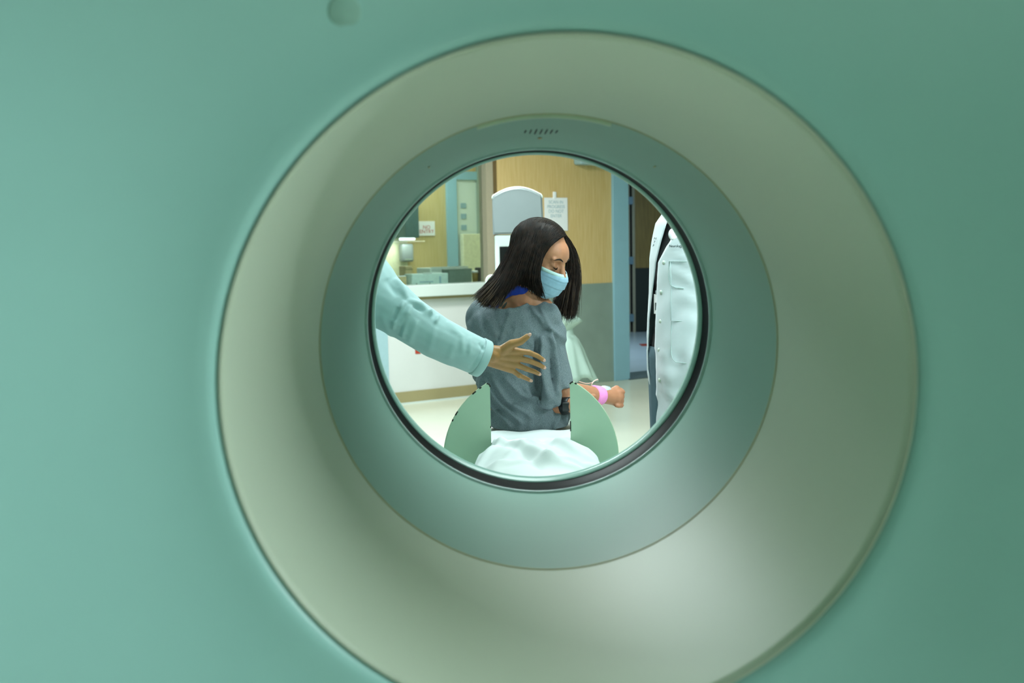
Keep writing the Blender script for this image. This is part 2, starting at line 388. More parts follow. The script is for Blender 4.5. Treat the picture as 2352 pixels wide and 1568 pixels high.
clutter('printer', 'printer', 'wide pale printer with a domed lid behind the cartons', 988, 1076, 614, 640, .46, .28, M['plastw'], [('lid', .02, .98, .85, 1.06, M['ledge'], .01), ('paper_tray', .1, .5, .1, .35, M['box1'], .02)])
clutter('supply_carton', 'box', 'pale teal carton with printed labels on the window ledge', 946, 1030, 628, 651, .20, .16, M['box1'], [('label', .20, .58, .22, .34, M['ink'], .001), ('label', .74, .80, .1, .75, M['ink'], .001), ('tab', .3, .55, .95, 1.1, M['ledge'], .0), ('label', .1, .14, .05, .2, M['box2'], .001), ('label', .46, .5, .05, .2, M['box2'], .001)])
clutter('file_box', 'box', 'slate grey box beside the brown cup', 1031, 1084, 617, 650, .20, .14, M['box2'], [('lid', 0, 1, .9, 1.0, M['box2'], .004)])
clutter('binder', 'binder', 'black binder standing next to the window post', 1107.5, 1117, 614, 650, .20, .14, M['box4'], [('spine_label', .2, .8, .5, .8, M['base'], .002)])
clutter('tape_box', 'box', 'tan cardboard box half hidden by the white sleeve', 912, 934, 634, 652, .22, .14, M['tan'], [('flap', .1, .9, .95, 1.06, M['paper'], 0)])
clutter('paper_tray_stack', 'tray', 'tall tan tray stack left of the teal carton', 932, 948, 611, 652, .5, .14, M['tan'], [('shelf', 0, 1, .8, .86, M['base'], .01)])
# brown cup
o = -.24; c = sx(1093.5, 640, o)
t = thing('paper_cup', 'brown cup with a pale lid between slate box and black binder', 'cup', WM @ Vector((c, .26, LZ-.012)))
bm = bmesh.new(); p = WM @ Vector((c, .26, LZ-.011)); tube(bm, [p, p+Vector((0, 0, .09))], [.024, .029], 24); bmo('cup_body', bm, M['box3'], t, True)
bm = bmesh.new(); tube(bm, [p+Vector((0, 0, .09)), p+Vector((0, 0, .105)), p+Vector((0, 0, .11))], [.031, .030, .024], 24); bmo('lid', bm, M['paper'], t, True)

# ---- corridor door
YD = 14.8
def dbox(name, px0, px1, za, zb, m, d=0.0, th=.1, parent=None):
    return abox(name, (U(px0, 600, YD).x, YD-d, za), (U(px1, 600, YD).x, YD-d+th, zb), m, parent)
HZ = U(1445, 425, YD).z
struct(abox('wall_corridor', (-2, YD+.02, 0), (U(1444, 600, YD).x, YD+.12, CEIL), M['wallp']))
struct(abox('wall_corridor_top', (U(1444, 600, YD).x, YD+.02, HZ), (6.5, YD+.12, CEIL), M['wallp']))
d2 = bpy.data.objects.new('door_2', None); C.objects.link(d2); struct(d2)
struct(dbox('frame', 1438, 1446, 0, HZ, M['beige'], .05, .1, d2)); struct(dbox('gap', 1446, 1452, 0, HZ, M['black'], 0, .05, d2))
struct(dbox('leaf_edge', 1452, 1458, 0, HZ, M['beige'], .04, .08, d2))
zk = U(1470, 615, YD).z
struct(dbox('door_leaf', 1458, 1560, zk, HZ, M['darkwood'], .03, .07, d2)); struct(dbox('kick_plate', 1458, 1560, .01, zk, M['kick'], .032, .07, d2))
for py in (461, 598, 729):
    z = U(1447, py, YD).z; struct(dbox('hinge', 1441.5, 1453.5, z-.055, z+.055, M['hinge'], .075, .04, d2))
o = abox('red_floor_reflection', (U(1468, 795, 13.0).x, 12.75, .005), (U(1486, 795, 13.0).x, 13.0, .009), M['red']); tag(o, 'red reflection on the corridor floor beyond the doorway, painted as a thin patch', 'floor reflection')  # thin red slab that paints a reflection onto the floor

# ceiling light fixtures (they carry the room's lamps)
for i, (x, y, sxx, syy, lb) in enumerate([(-.9, 5.3, 1.2, 1.2, 'square ceiling light panel over the left side of the exam room'), (.6, 3.2, 1.2, 1.2, 'square ceiling light panel over the patient table'), (2.6, 0.5, 1.2, .6, 'oblong ceiling light panel on the near side of the scanner')]):
    t = thing('ceiling_light', lb, 'light', (x, y, 2.67), 'ceiling light panels')
    abox('diffuser', (x-sxx/2, y-syy/2, 2.672), (x+sxx/2, y+syy/2, 2.69), M['ceilpanel'], t)
    bm = bmesh.new()
    for a in (-1, 1):
        box(bm, (x+a*sxx/2-.02, y-syy/2-.02, 2.668), (x+a*sxx/2+.02, y+syy/2+.02, 2.7)); box(bm, (x-sxx/2-.02, y+a*syy/2-.02, 2.668), (x+sxx/2+.02, y+a*syy/2+.02, 2.7))
    bmo('frame', bm, M['ledge'], t)

# ------------------------------------------------------------------ scanner gantry
GX, GZ = .069, 1.187; NS = 192
t = thing('scanner_gantry', 'large teal scanner gantry ring filling the view, with a round open bore', 'medical scanner', (GX, 1.7, 0))
GT = t
def lathe(name, prof, m, parent=GT, n=NS, a0=0, a1=2*PI, smooth=True):
    bm = bmesh.new(); full = abs(a1-a0-2*PI) < 1e-6; cnt = n if full else n+1
    R = [[bm.verts.new((GX+r*math.cos(a0+(a1-a0)*k/n), y, GZ+r*math.sin(a0+(a1-a0)*k/n))) for k in range(cnt)] for y, r in prof]
    for i in range(len(prof)-1):
        for k in range(n if full else n):
            k2 = (k+1) % cnt if full else k+1
            bm.faces.new((R[i][k], R[i+1][k], R[i+1][k2], R[i][k2]))
    return bmo(name, bm, m, parent, smooth)
Y3, R3, Y2, R2, Y1, R1 = 1.085, .3865, 1.562, .3620, 2.035, .3545
# front cover: a dished plate running out to a rounded-square outline, then the sides and the rear cover
bm = bmesh.new(); rings = []
def rsq(a, hw, hh0, hh1, k=5.0):
    c, s = math.cos(a), math.sin(a); hh = hh1 if s > 0 else hh0
    r = (abs(c/hw)**k+abs(s/hh)**k)**(-1/k); return r*c, r*s
YF = Y3
def blend(f, y, hole): return [((1-f)*hole*math.cos(2*PI*k/NS)+f*rsq(2*PI*k/NS, 1.08, 1.10, .86)[0], y, (1-f)*hole*math.sin(2*PI*k/NS)+f*rsq(2*PI*k/NS, 1.08, 1.10, .86)[1]) for k in range(NS)]
DISH = .58
def dish(f): q = f*.70; return DISH*(math.sqrt(q*q+.0064)-.08)
prof = [(0, YF+.016, R3+.002), (0, YF+.005, R3+.004), (0.012, YF, R3+.006)]
for f in (.03, .07, .12, .18, .25, .32, .4, .48, .56, .64, .72, .80, .87): prof.append((f, YF-dish(f), R3+.006))
prof.append((.93, YF-dish(.9)+.005, R3+.006))
for f, y in ((.97, YF-.31), (.99, YF-.26), (1.0, YF-.16), (1.0, 2.15), (.98, 2.22), (.94, 2.27), (.85, 2.30), (.5, 2.32), (.1, 2.33), (0, 2.32)): prof.append((f, y, R3+.006 if y < 2 else .46))
for f, y, h in prof:
    rings.append([bm.verts.new((GX+p[0], p[1], GZ+p[2])) for p in blend(f, y, h)])
for i in range(len(rings)-1):
    for k in range(NS): bm.faces.new((rings[i][k], rings[i+1][k], rings[i+1][(k+1) % NS], rings[i][(k+1) % NS]))
hs_ = bmo('housing', bm, M['face'], GT, True)
from mathutils.bvhtree import BVHTree
BV = BVHTree.FromPolygons([v.co.copy() for v in hs_.data.vertices], [tuple(p.vertices) for p in hs_.data.polygons])
abox('floor_base', (GX-.9, 1.35, 0), (GX+.9, 2.2, .12), M['plast'], GT, .01)
fl = []
for i in range(25):
    q = i/24; fl.append((Y3+.004+(Y2-Y3-.004)*q, R2+(R3-.002-R2)*(1-q)**1.55))
fl = [(Y3+.018, R3+.001), (Y3+.006, R3+.0005)]+fl
lathe('entry_flare', fl, M['flare'])
lathe('seam_strip', [(Y2-.0005, R2-.0002), (Y2+.0015, R2-.0012), (Y2+.0040, R2-.0012), (Y2+.006, R2+.0002)], M['seam'])
ln = [(Y2+.004, R2)]
for i in range(13): q = i/12; ln.append((Y2+.006+(Y1-Y2-.006-.0)*q, R2+(R1-R2)*q))
lathe('bore_liner', ln, M['liner'])
lathe('liner_lip', [(Y1-.006, R1+.0005), (Y1-.004, R1-.0042), (Y1, R1-.005), (Y1+.003, R1-.001)], M['bead'])
lathe('scan_window', [(Y1+.002, R1+.002), (Y1+.008, R1-.0005), (Y1+.030, R1+.0035), (Y1+.055, R1+.0035), (Y1+.075, R1+.001), (Y1+.088, R1-.0012)], M['ring'])
lathe('far_lip', [(Y1+.086, R1+.001), (Y1+.088, R1-.0035), (Y1+.108, R1-.0020), (Y1+.110, R1-.0038), (Y1+.136, R1-.0026), (Y1+.14, R1+.003)], M['lip'])
lathe('exit_flare', [(Y1+.138, R1+.002), (2.21, .385), (2.26, .42), (2.31, .455), (2.325, .468)], M['flare'])
lathe('trim_ridge', [(Y2+.004, R2), (Y2+.008, R2-.0050), (Y2+.020, R2-.0050), (Y2+.026, R2-.0003)], M['finedge'], a0=PI/2-.29, a1=PI/2+.30, n=60)  # step in the bore, its highlight put into the pale colour
# vent slots, amber lens, alignment marks set into the liner's crown
def on_liner(px, py):
    d = CB @ Vector(((px-1176)/FPX, -(py-784)/FPX, -1)); lo, hi = 1.2, 2.2
    for _ in range(50):
        y = (lo+hi)/2; P = Vector((0, 0, CAMZ))+d*(y/d.y); r = math.hypot(P.x-GX, P.z-GZ)
        if r < R2+(R1-R2)*(y-Y2)/(Y1-Y2): lo = y
        else: hi = y
    return math.atan2(P.z-GZ, P.x-GX), y
def curved_patch(name, a, da, y0, y1, m, skew=0.0, off=.0006):
    bm = bmesh.new(); n = 6; vs = []
    for j in range(n+1):
        y = y0+(y1-y0)*j/n; ww = math.sqrt(max(.05, 1-(2*j/n-1)**4)); r = R2+(R1-R2)*(y-Y2)/(Y1-Y2)-off
        vs.append([bm.verts.new((GX+r*math.cos(a+s*da*ww+skew*(j/n-.5)), y, GZ+r*math.sin(a+s*da*ww+skew*(j/n-.5)))) for s in (-1, -.3, .3, 1)])
    for j in range(n):
        for k in range(3): bm.faces.new((vs[j][k], vs[j+1][k], vs[j+1][k+1], vs[j][k+1]))
    return solid(bmo(name, bm, m, GT, True), .001, 0)
for i, px in enumerate((1206.5, 1218.5, 1230.5, 1242.5, 1254.5, 1266.5, 1278.5)):
    h = (.5, .8, 1, 1, 1, .8, .55)[i]; a, y = on_liner(px, 302); curved_patch('vent_slot', a, .0034, y-.035*h, y+.035*h, M['black'], skew=.006)
a, y = on_liner(1240, 317); curved_patch('indicator_lens', a, .011, y-.012, y+.012, M['amber'])
for px, py in ((985, 384), (1504, 382)):
    a, y = on_liner(px, py); curved_patch('alignment_mark', a, .004, y-.012, y+.012, M['seam'])
a, y = on_liner(1240, 1306)
hit = BV.ray_cast(Vector((0, 0, CAMZ)), (U(792, 26, 1)-Vector((0, 0, CAMZ))).normalized()); P, n_ = hit[0], hit[1]
n_ = n_ if n_.y < 0 else -n_
bm = bmesh.new(); tube(bm, [P-n_*.004, P+n_*.0006, P+n_*.0010], [.0172, .0172, .0160], 40); bmo('sensor_disc', bm, M['spot'], GT, True)

# ------------------------------------------------------------------ patient table, shields, sheet
TZ = .715; TX = .082
T = thing('patient_table', 'narrow patient table under the white sheet, beyond the scanner bore', 'table', (TX, 3.4, 0))
bm = bmesh.new(); NR = 16; rows = []
for y in (2.96, 2.99, 4.27, 4.3):
    e = .02 if y in (2.96, 4.3) else 0
    top = [(math.sin(-PI/2+PI*k/NR)*(.20-e), TZ-.012*math.cos(-PI/2+PI*k/NR)-e*.4) for k in range(NR+1)]
    bot = [(math.sin(PI/2-PI*k/NR)*(.20-e), TZ-.03-.055*math.cos(PI/2-PI*k/NR)+e*.4) for k in range(NR+1)]
    rows.append([bm.verts.new((TX+a, y, z_)) for a, z_ in top+bot])
for i in range(3):
    n = len(rows[0])
    for k in range(n): bm.faces.new((rows[i][k], rows[i+1][k], rows[i+1][(k+1) % n], rows[i][(k+1) % n]))
bm.faces.new(rows[0]); bm.faces.new(rows[-1][::-1])
bmo('tabletop', bm, M['tablem'], T, True)
bm = bmesh.new(); box(bm, (TX-.095, 2.47, TZ-.03), (TX+.095, 3.0, TZ-.006), .008); bmo('cradle_extension', bm, M['tablem'], T, True)
abox('pedestal', (TX-.17, 3.0, .10), (TX+.17, 4.1, TZ-.09), M['plast'], T, .03)
abox('foot_base', (TX-.28, 2.7, 0), (TX+.28, 4.25, .10), M['plastw'], T, .03)
def shield(side, label):
    Yf = 2.92; c = U(1220, 1052, Yf); R = 203/FPX*Yf; ins = U(1127 if side < 0 else 1310, 960, Yf).x; th = .008
    t = thing('side_shield', label, 'shield', (c.x+side*.17, Yf, TZ), 'curved shields at the table end')
    xi = abs(ins-c.x); pts = []; a0 = math.acos(xi/R); n = 40
    zt = c.z+R*math.sin(a0)
    pts.append((side*xi, .575-c.z)); pts.append((side*xi, zt-c.z-.014))
    for k in range(5): a = k/4*PI/2; pts.append((side*(xi+.010*(1-math.cos(a))), zt-c.z-.014+.010*math.sin(a)))
    for k in range(n+1):
        a = (a0-.06)*(1-k/n)
        pts.append((side*R*math.cos(a), R*math.sin(a)))
    for q in (.3, .6, 1): pts.append((side*(R-.012*q*q), (.575-c.z)*q))
    bm = bmesh.new(); f = [bm.verts.new((c.x+x, Yf-th/2, c.z+z_)) for x, z_ in pts]; g = [bm.verts.new((c.x+x, Yf+th/2, c.z+z_)) for x, z_ in pts]
    bm.faces.new(f if side > 0 else f[::-1]); bm.faces.new(g[::-1] if side > 0 else g); n_ = len(f)
    for k in range(n_): bm.faces.new((f[k], f[(k+1) % n_], g[(k+1) % n_], g[k]))
    bmesh.ops.recalc_face_normals(bm, faces=bm.faces); bmo('plate', bm, M['fin'], t)
    bm = bmesh.new(); tube(bm, [(c.x+x, Yf, c.z+z_) for x, z_ in pts], .0027, 8); bmo('edge_band', bm, M['finedge'], t, True)
    segs = ((2, 6), (9, 10), (12, 14), (24, 26), (28, 29)) if side < 0 else ((3, 6), (7, 8))
    for a_, b_ in segs:
        bm = bmesh.new(); tube(bm, [(c.x+x*1.0, Yf-.0015, c.z+z_*1.001) for x, z_ in pts[a_:b_+1]], .0032, 6); bmo('paint_chip', bm, M['chip'], t, True)
    zc = .10 if side < 0 else .11
    bm = bmesh.new(); tube(bm, [(c.x+side*xi, Yf-.004, c.z+zc-(.03 if side > 0 else .005)), (c.x+side*xi, Yf-.004, c.z+zc)], .0018, 6); bmo('paint_chip', bm, M['chip'], t, True)
    abox('bracket', (c.x+min(side*xi, side*(xi+.07)), Yf+.004, TZ-.07), (c.x+max(side*xi, side*(xi+.07)), Yf+.034, TZ-.03), M['tablem'], t, .003)
shield(-1, 'sage green curved shield left of the seated woman')
shield(1, 'sage green curved shield right of the woman, below her raised fist')
# sheet: rows across the table from under the woman towards the bore
def ip(v, xs, ys): return float(np.interp(v, xs, ys))
bm = bmesh.new(); NU, NV = 150, 120; g = []
ys_ = (2.46, 2.6, 2.72, 2.80, 2.90, 2.96, 3.1, 3.36)
def ridge(x, y, ax, ay, bx, by, h, wd):
    dx, dy = bx-ax, by-ay; t_ = ((x-ax)*dx+(y-ay)*dy)/(dx*dx+dy*dy); t_ = max(0, min(1, t_))
    d_ = math.hypot(x-ax-t_*dx, y-ay-t_*dy); return h*math.exp(-(d_/wd)**2)
for j in range(NV+1):
    y = 3.275-(3.275-2.46)*j/NV; row = []
    wl = ip(y, ys_, (.22, .21, .185, .162, .112, .112, .15, .17)); wr = ip(y, ys_, (.22, .20, .185, .155, .106, .106, .15, .17))
    zc = ip(y, ys_, (.735, .752, .776, .784, .772, .757, .733, .725)); dr_ = ip(y, ys_, (.16, .10, .055, .035, .006, .004, .0, .0))
    for i in range(NU+1):
        u = -1+2*i/NU; x = u*(wl if u < 0 else wr)
        z_ = zc-dr_*abs(u)**3.0
        zr_ = z_; z_ += ridge(x, y, -.13, 2.90, .03, 2.66, .020, .016)+ridge(x, y, .03, 2.66, .20, 2.58, .012, .014)+ridge(x, y, .11, 2.96, -.02, 2.80, .012, .013)+ridge(x, y, .06, 2.84, .19, 2.66, .014, .013)
        z_ += ridge(x, y, -.10, 2.86, -.19, 2.66, .016, .016)+ridge(x, y, -.02, 2.80, -.12, 2.62, .012, .016)+ridge(x, y, .10, 2.88, .17, 2.76, .012, .010)+ridge(x, y, .0, 2.96, .0, 2.84, .006, .010)
        z_ -= ridge(x, y, .02, 2.86, .13, 2.66, .020, .022)+ridge(x, y, -.09, 2.82, .0, 2.62, .016, .018)+ridge(x, y, -.05, 2.93, .04, 2.82, .008, .014)
        z_ = zr_+(z_-zr_)*.68; z_ += .010*max(0, 1-abs(y-2.66-.10*x)/.022)
        z_ += .004*math.sin(19*x+31*y+2*math.sin(9*y))*(1 if y < 3.05 else .3) + .0025*math.sin(47*x-23*y)
        row.append(bm.verts.new((TX+x, y, max(z_, TZ+.004 if abs(x) < .19 else 0))))
    g.append(row)
for j in range(NV):
    for i in range(NU): bm.faces.new((g[j][i], g[j+1][i], g[j+1][i+1], g[j][i+1]))
o = solid(bmo('bed_sheet', bm, M['sheet'], None, True), .002, 1); tag(o, 'crumpled white sheet on the table end under the seated woman', 'sheet')

# ------------------------------------------------------------------ people
def head_frame(center, F, up=Vector((0, 0, 1)), s=1.0):
    F = Vector(F).normalized(); Uv = (up-F*up.dot(F)).normalized(); L = Uv.cross(F)   # L: figure's left
    return lambda f, l, u: center+(F*f+L*l+Uv*u)*s, Matrix((F, L, Uv)).transposed()
def add_head(bm, H, R, s=1.0):
    e = lambda c, r: ell(bm, H(*c), [x*s for x in r], R)
    e((-.012, 0, .025), (.098, .076, .088)); e((.03, 0, -.025), (.062, .060, .083)); e((.035, 0, .03), (.062, .062, .055))
    e((.070, 0, -.096), (.020, .022, .018))
    capsule(bm, H(.088, 0, .008), H(.107, 0, -.030), .0085*s, .0115*s)
    for k in (-1, 1):
        capsule(bm, H(.005, k*.050, -.062), H(.066, k*.014, -.097), .020*s, .018*s)
        capsule(bm, H(.088, k*.012, .020), H(.074, k*.046, .022), .0085*s, .0085*s)
        e((.074, k*.031, .001), (.013, .014, .011)); e((.057, k*.034, -.030), (.026, .026, .024))
        capsule(bm, H(.098, k*.010, -.033), H(.094, k*.011, -.036), .007*s, .007*s)
        e((-.010, k*.076, -.006), (.018, .007, .030))
    capsule(bm, H(.088, -.016, -.062), H(.088, .016, -.062), .0075*s, .0075*s); capsule(bm, H(.085, -.014, -.072), H(.085, .014, -.072), .008*s, .008*s)
def add_leg(bm, hip, knee, ankle, toe, k=1.0):
    chain(bm, [hip, (Vector(hip)+Vector(knee))/2, knee], [.082*k, .070*k, .052*k])
    kn, an = Vector(knee), Vector(ankle); chain(bm, [kn, kn.lerp(an, .3), kn.lerp(an, .75), an], [.052*k, .054*k, .038*k, .034*k])
    chain(bm, [an, Vector(toe)], [.036*k, .030*k])
HE = [None]
def pushout(P, k=1.0):
    if HE[0] is None: return P
    c_, R_, rr_ = HE[0]; q = R_.transposed() @ (P-c_); e_ = Vector((q.x/rr_[0], q.y/rr_[1], q.z/rr_[2])); n_ = e_.length
    if n_ < k and n_ > 1e-6: e_ = e_*(k/n_); return c_+R_ @ Vector((e_.x*rr_[0], e_.y*rr_[1], e_.z*rr_[2]))
    return P
def hairmass(name, guides, m, parent, n=900, seg=12, rad=.0013, jit=.008, spread_end=1.0, mat2=None, split=.0):
    G = [crspline(gd, seg) for gd in guides]; bm = bmesh.new(); ng = len(G)
    for i in range(n):
        s = random.random()*(ng-1); k = min(int(s), ng-2); t_ = s-k
        L = random.uniform(.87, 1.0)*(1-.03*math.sin(s*19)**2); off = Vector((random.gauss(0, 1), random.gauss(0, 1), random.gauss(0, .4)))*jit
        clump = Vector((math.sin(s*23.0), math.cos(s*17), .4*math.sin(s*31)))*.009
        pts = []
        for j in range(seg):
            q = j/(seg-1); jj = q*L*(seg-1); a = min(int(jj), seg-2); f = jj-a
            P = G[k][a].lerp(G[k][a+1], f).lerp(G[k+1][a].lerp(G[k+1][a+1], f), t_)
            pts.append(P+off*(.3+.9*q)+clump*q*spread_end+Vector((math.sin(q*5+i), math.cos(q*4+i*2), 0))*.0012*q)
        kk = 1.03+.06*random.random(); pts = [pushout(p, kk) for p in pts]
        tube(bm, pts, [rad*(1 if j < seg-3 else (seg-j)/4) for j in range(seg)], 4, False)
    return bmo(name, bm, m, parent, True)
def hairsheet(bm, guides, seg=20, dense=8, thick=0.0):
    G = [crspline(gd, seg) for gd in guides]; cols = []
    for j in range(seg): cols.append(crspline([gg[j] for gg in G], (len(G)-1)*dense+1))
    V = [[bm.verts.new(pushout(p, 1.02)) for p in c] for c in cols]
    for j in range(seg-1):
        for k in range(len(V[0])-1): bm.faces.new((V[j][k], V[j+1][k], V[j+1][k+1], V[j][k+1]))

# ---------------- the seated woman
WT = thing('person', 'seated woman seen from behind with long dark hair, blue face mask and grey t-shirt', 'person', (.09, 3.42, TZ))
hc = U(1239, 588, 3.35); HF = Vector((.79, -.46, -.40)); H, HR = head_frame(hc, HF)
bm = bmesh.new(); add_head(bm, H, HR)
chain(bm, [H(-.03, 0, -.06), U(1205, 692, 3.375)], [.052, .055])
chain(bm, [U(1215, 668, 3.37), U(1160, 712, 3.39)], [.050, .062]); chain(bm, [U(1212, 680, 3.37), U(1245, 720, 3.38)], [.045, .052])
capsule(bm, U(1112, 727, 3.40), U(1252, 733, 3.385), .052, .052); ell(bm, U(1170, 722, 3.36), (.075, .055, .055))
ell(bm, U(1180, 790, 3.40), (.140, .095, .14)); ell(bm, U(1195, 885, 3.41), (.118, .088, .12)); ell(bm, U(1212, 925, 3.43), (.150, .11, .085))
SH = U(1254, 742, 3.385); EL = U(1297, 903, 3.365); WR = U(1386, 909, 3.545)
chain(bm, [SH, SH.lerp(EL, .5), EL], [.047, .043, .037]); chain(bm, [EL, EL.lerp(WR, .35), WR], [.037, .038, .026])
# closed right fist: palm, four curled fingers and a thumb
fd = (WR-EL).normalized(); fx = U(1412, 911, 3.595)
capsule(bm, WR, fx, .027, .032); ell(bm, fx, (.033, .036, .031))
dn = Vector((0, 0, -1)); side_ = Vector((.0, -1, 0)); kn0 = fx+fd*.030
for i in range(4):
    off = dn*(-.026+.0165*i)+side_*.004; k0 = kn0+off+fd*(.008-.0035*i); k1 = k0+fd*.010+side_*.020+dn*.003; k2 = k1-fd*.022+side_*.010; k3 = k2-fd*.012-side_*.006
    chain(bm, [k0-fd*.03, k0, k1, k2, k3], [.010, .0105, .010, .009, .008])
chain(bm, [fx-fd*.018-dn*.02, fx-dn*.034+fd*.012+side_*.010, fx-dn*.026+fd*.034+side_*.018], [.012, .011, .009])
# left arm folded in front, its wrist showing under the right elbow
SL = U(1110, 742, 3.40); E2 = U(1135, 885, 3.56); W2 = U(1317, 931, 3.312)
chain(bm, [SL, SL.lerp(E2, .5), E2], [.047, .043, .038]); chain(bm, [E2, E2.lerp(W2, .4), U(1276, 933, 3.348), W2], [.038, .037, .028, .026]); hx = W2+Vector((.045, .035, -.03))
ell(bm, hx, (.042, .022, .036))
for i in range(4): chain(bm, [hx+Vector((.02, 0, .026-.017*i)), hx+Vector((.045-.004*i, .010, .022-.017*i)), hx+Vector((.045-.004*i, .035, .016-.017*i))], [.0095, .009, .008])
chain(bm, [hx+Vector((-.02, 0, .03)), hx+Vector((.01, .015, .05)), hx+Vector((.03, .03, .05))], [.012, .010, .009])
K1 = U(1264, 792, 3.86)
add_leg(bm, U(1232, 915, 3.50), K1, (.17, 4.16, TZ+.07), (.18, 4.27, TZ+.045)); add_leg(bm, U(1190, 915, 3.50), (.04, 3.88, .93), (.02, 4.14, TZ+.07), (.01, 4.26, TZ+.045))
body = remesh(bm, .0034, 2)
def sculpt(me, marks):
    co = coords(me); no = normals(me); off = np.zeros(len(co))
    for c_, r_, a_ in marks: d_ = np.linalg.norm(co-np.array(c_), axis=1); off += a_*np.exp(-(d_/r_)**2)
    setco(me, co+no*off[:, None])
def face_marks(H):
    out = []
    for k in (-1, 1):
        out += [(H(.086, k*.030, .006), .013, -.0075), (H(.082, k*.017, .004), .008, -.005), (H(.086, k*.031, -.002), .0085, .0045), (H(.080, k*.048, -.012), .012, -.002), (H(.060, k*.058, -.040), .02, -.002), (H(.085, k*.03, .026), .012, .003), (H(.090, k*.031, -.013), .006, -.0022)]
    return out
sculpt(body, face_marks(H))
link('body', body, M['skin'], WT)
# t-shirt
bm = bmesh.new()
ell(bm, U(1180, 782, 3.40), (.160, .125, .150)); ell(bm, U(1188, 868, 3.42), (.142, .122, .15)); ell(bm, U(1214, 948, 3.44), (.150, .142, .115)); capsule(bm, U(1214, 938, 3.43), U(1216, 1004, 3.43), .135, .140, (False, True))
ell(bm, U(1150, 745, 3.38), (.115, .11, .085)); ell(bm, U(1240, 713, 3.375), (.045, .060, .042))
capsule(bm, U(1112, 728, 3.39), U(1246, 735, 3.37), .064, .068); ell(bm, U(1172, 728, 3.37), (.10, .085, .062))
capsule(bm, U(1240, 728, 3.375), U(1262, 770, 3.365), .060, .060)
capsule(bm, U(1250, 738, 3.37), U(1284, 893, 3.36), .056, .052, (False, True)); capsule(bm, U(1250, 780, 3.33), U(1268, 915, 3.30), .040, .034, (False, False))
capsule(bm, U(1110, 740, 3.39), U(1125, 860, 3.52), .060, .062, (False, True))
sm = remesh(bm, .0045, 5)
nk = [(1060, 640), (1100, 668), (1122, 705), (1150, 714.5), (1180, 712), (1205, 705), (1222, 694), (1231, 681)]
nx = [U(a, b_, 3.28).x for a, b_ in nk]; nz = [U(a, b_, 3.28).z for a, b_ in nk]
cut(sm, lambda c: ~((c[:, 0] < nx[-1]) & (c[:, 0] > nx[0]) & (c[:, 2] > np.interp(c[:, 0], nx, nz)-(c[:, 1] > 3.40)*.03)) & (c[:, 2] > TZ+.008))
P3 = lambda pts, Y=3.28: [U(a, b_, Y) for a, b_ in pts]
fold(sm, [(P3([(1140, 770), (1120, 730)]), .004, .010), (P3([(1128, 705), (1150, 715), (1182, 712), (1212, 702), (1230, 686)]), .004, .006),
 (P3([(1170, 716), (1150, 780), (1130, 850)]), .0035, .008), (P3([(1130, 722), (1142, 790), (1170, 850)]), .003, .008), (P3([(1100, 720), (1110, 790)]), .003, .010),
 (P3([(1098, 880), (1125, 930), (1175, 985)]), .0045, .008), (P3([(1112, 872), (1145, 925), (1200, 975)]), .005, .008), (P3([(1130, 870), (1165, 920), (1225, 962)]), .005, .009),
 (P3([(1160, 868), (1195, 905), (1262, 940)]), .006, .010), (P3([(1200, 885), (1225, 915), (1270, 935)]), .006, .009), (P3([(1105, 875), (1112, 940), (1140, 990)]), .004, .008),
 (P3([(1086, 870), (1100, 900)]), .003, .006), (P3([(1245, 770), (1250, 850), (1262, 920)]), .008, .010), (P3([(1232, 780), (1236, 860), (1240, 900)]), -.010, .009),
 (P3([(1262, 745), (1274, 830), (1280, 905)]), .007, .008), (P3([(1266, 800), (1268, 860), (1276, 900)]), -.006, .008), (P3([(1240, 705), (1262, 755), (1286, 775)]), .004, .008),
 (P3([(1285, 935), (1282, 965), (1270, 990)]), .007, .007), (P3([(1300, 935), (1298, 965), (1302, 985)]), .006, .007), (P3([(1272, 935), (1292, 955)]), -.008, .008),
 (P3([(1210, 700), (1240, 730), (1258, 760)]), .004, .008), (P3([(1185, 740), (1180, 770)]), .003, .01)])
co = coords(sm); setco(sm, co+normals(sm)*(.0016*np.sin(co[:, 0]*160+co[:, 2]*70+3*np.sin(co[:, 2]*30)))[:, None])
o = link('t_shirt', sm, M['shirt'], WT); solid(o, .0022)
patch(body, 'bra_strap', [(1105, 712), (1122, 690), (1140, 672), (1160, 660), (1190, 656), (1218, 664), (1206, 675), (1178, 680), (1158, 690), (1145, 706), (1138, 720), (1110, 722)], 3.30, .003, M['bra'], WT, 3.40)
for k, pl in enumerate([[(1146, 706), (1150, 700), (1160, 686), (1166, 680), (1160, 692), (1151, 706)], [(1151, 708), (1158, 700), (1168, 690), (1162, 702), (1155, 710)], [(1142, 704), (1150, 692), (1152, 686), (1148, 700), (1144, 708)]]):
    patch(body, 'tattoo', pl, 3.30, .0012, M['tattoo'], WT, 3.40)
bm = bmesh.new(); chain(bm, [U(1190, 925, 3.50), U(1205, 875, 3.68)], [.094, .084]); chain(bm, [U(1232, 925, 3.50), U(1245, 865, 3.68)], [.094, .084]); ell(bm, U(1212, 925, 3.46), (.145, .11, .09))
sm2 = remesh(bm, .006, 3); cut(sm2, lambda c: c[:, 2] > TZ+.006); link('shorts', sm2, M['scrub'], WT)
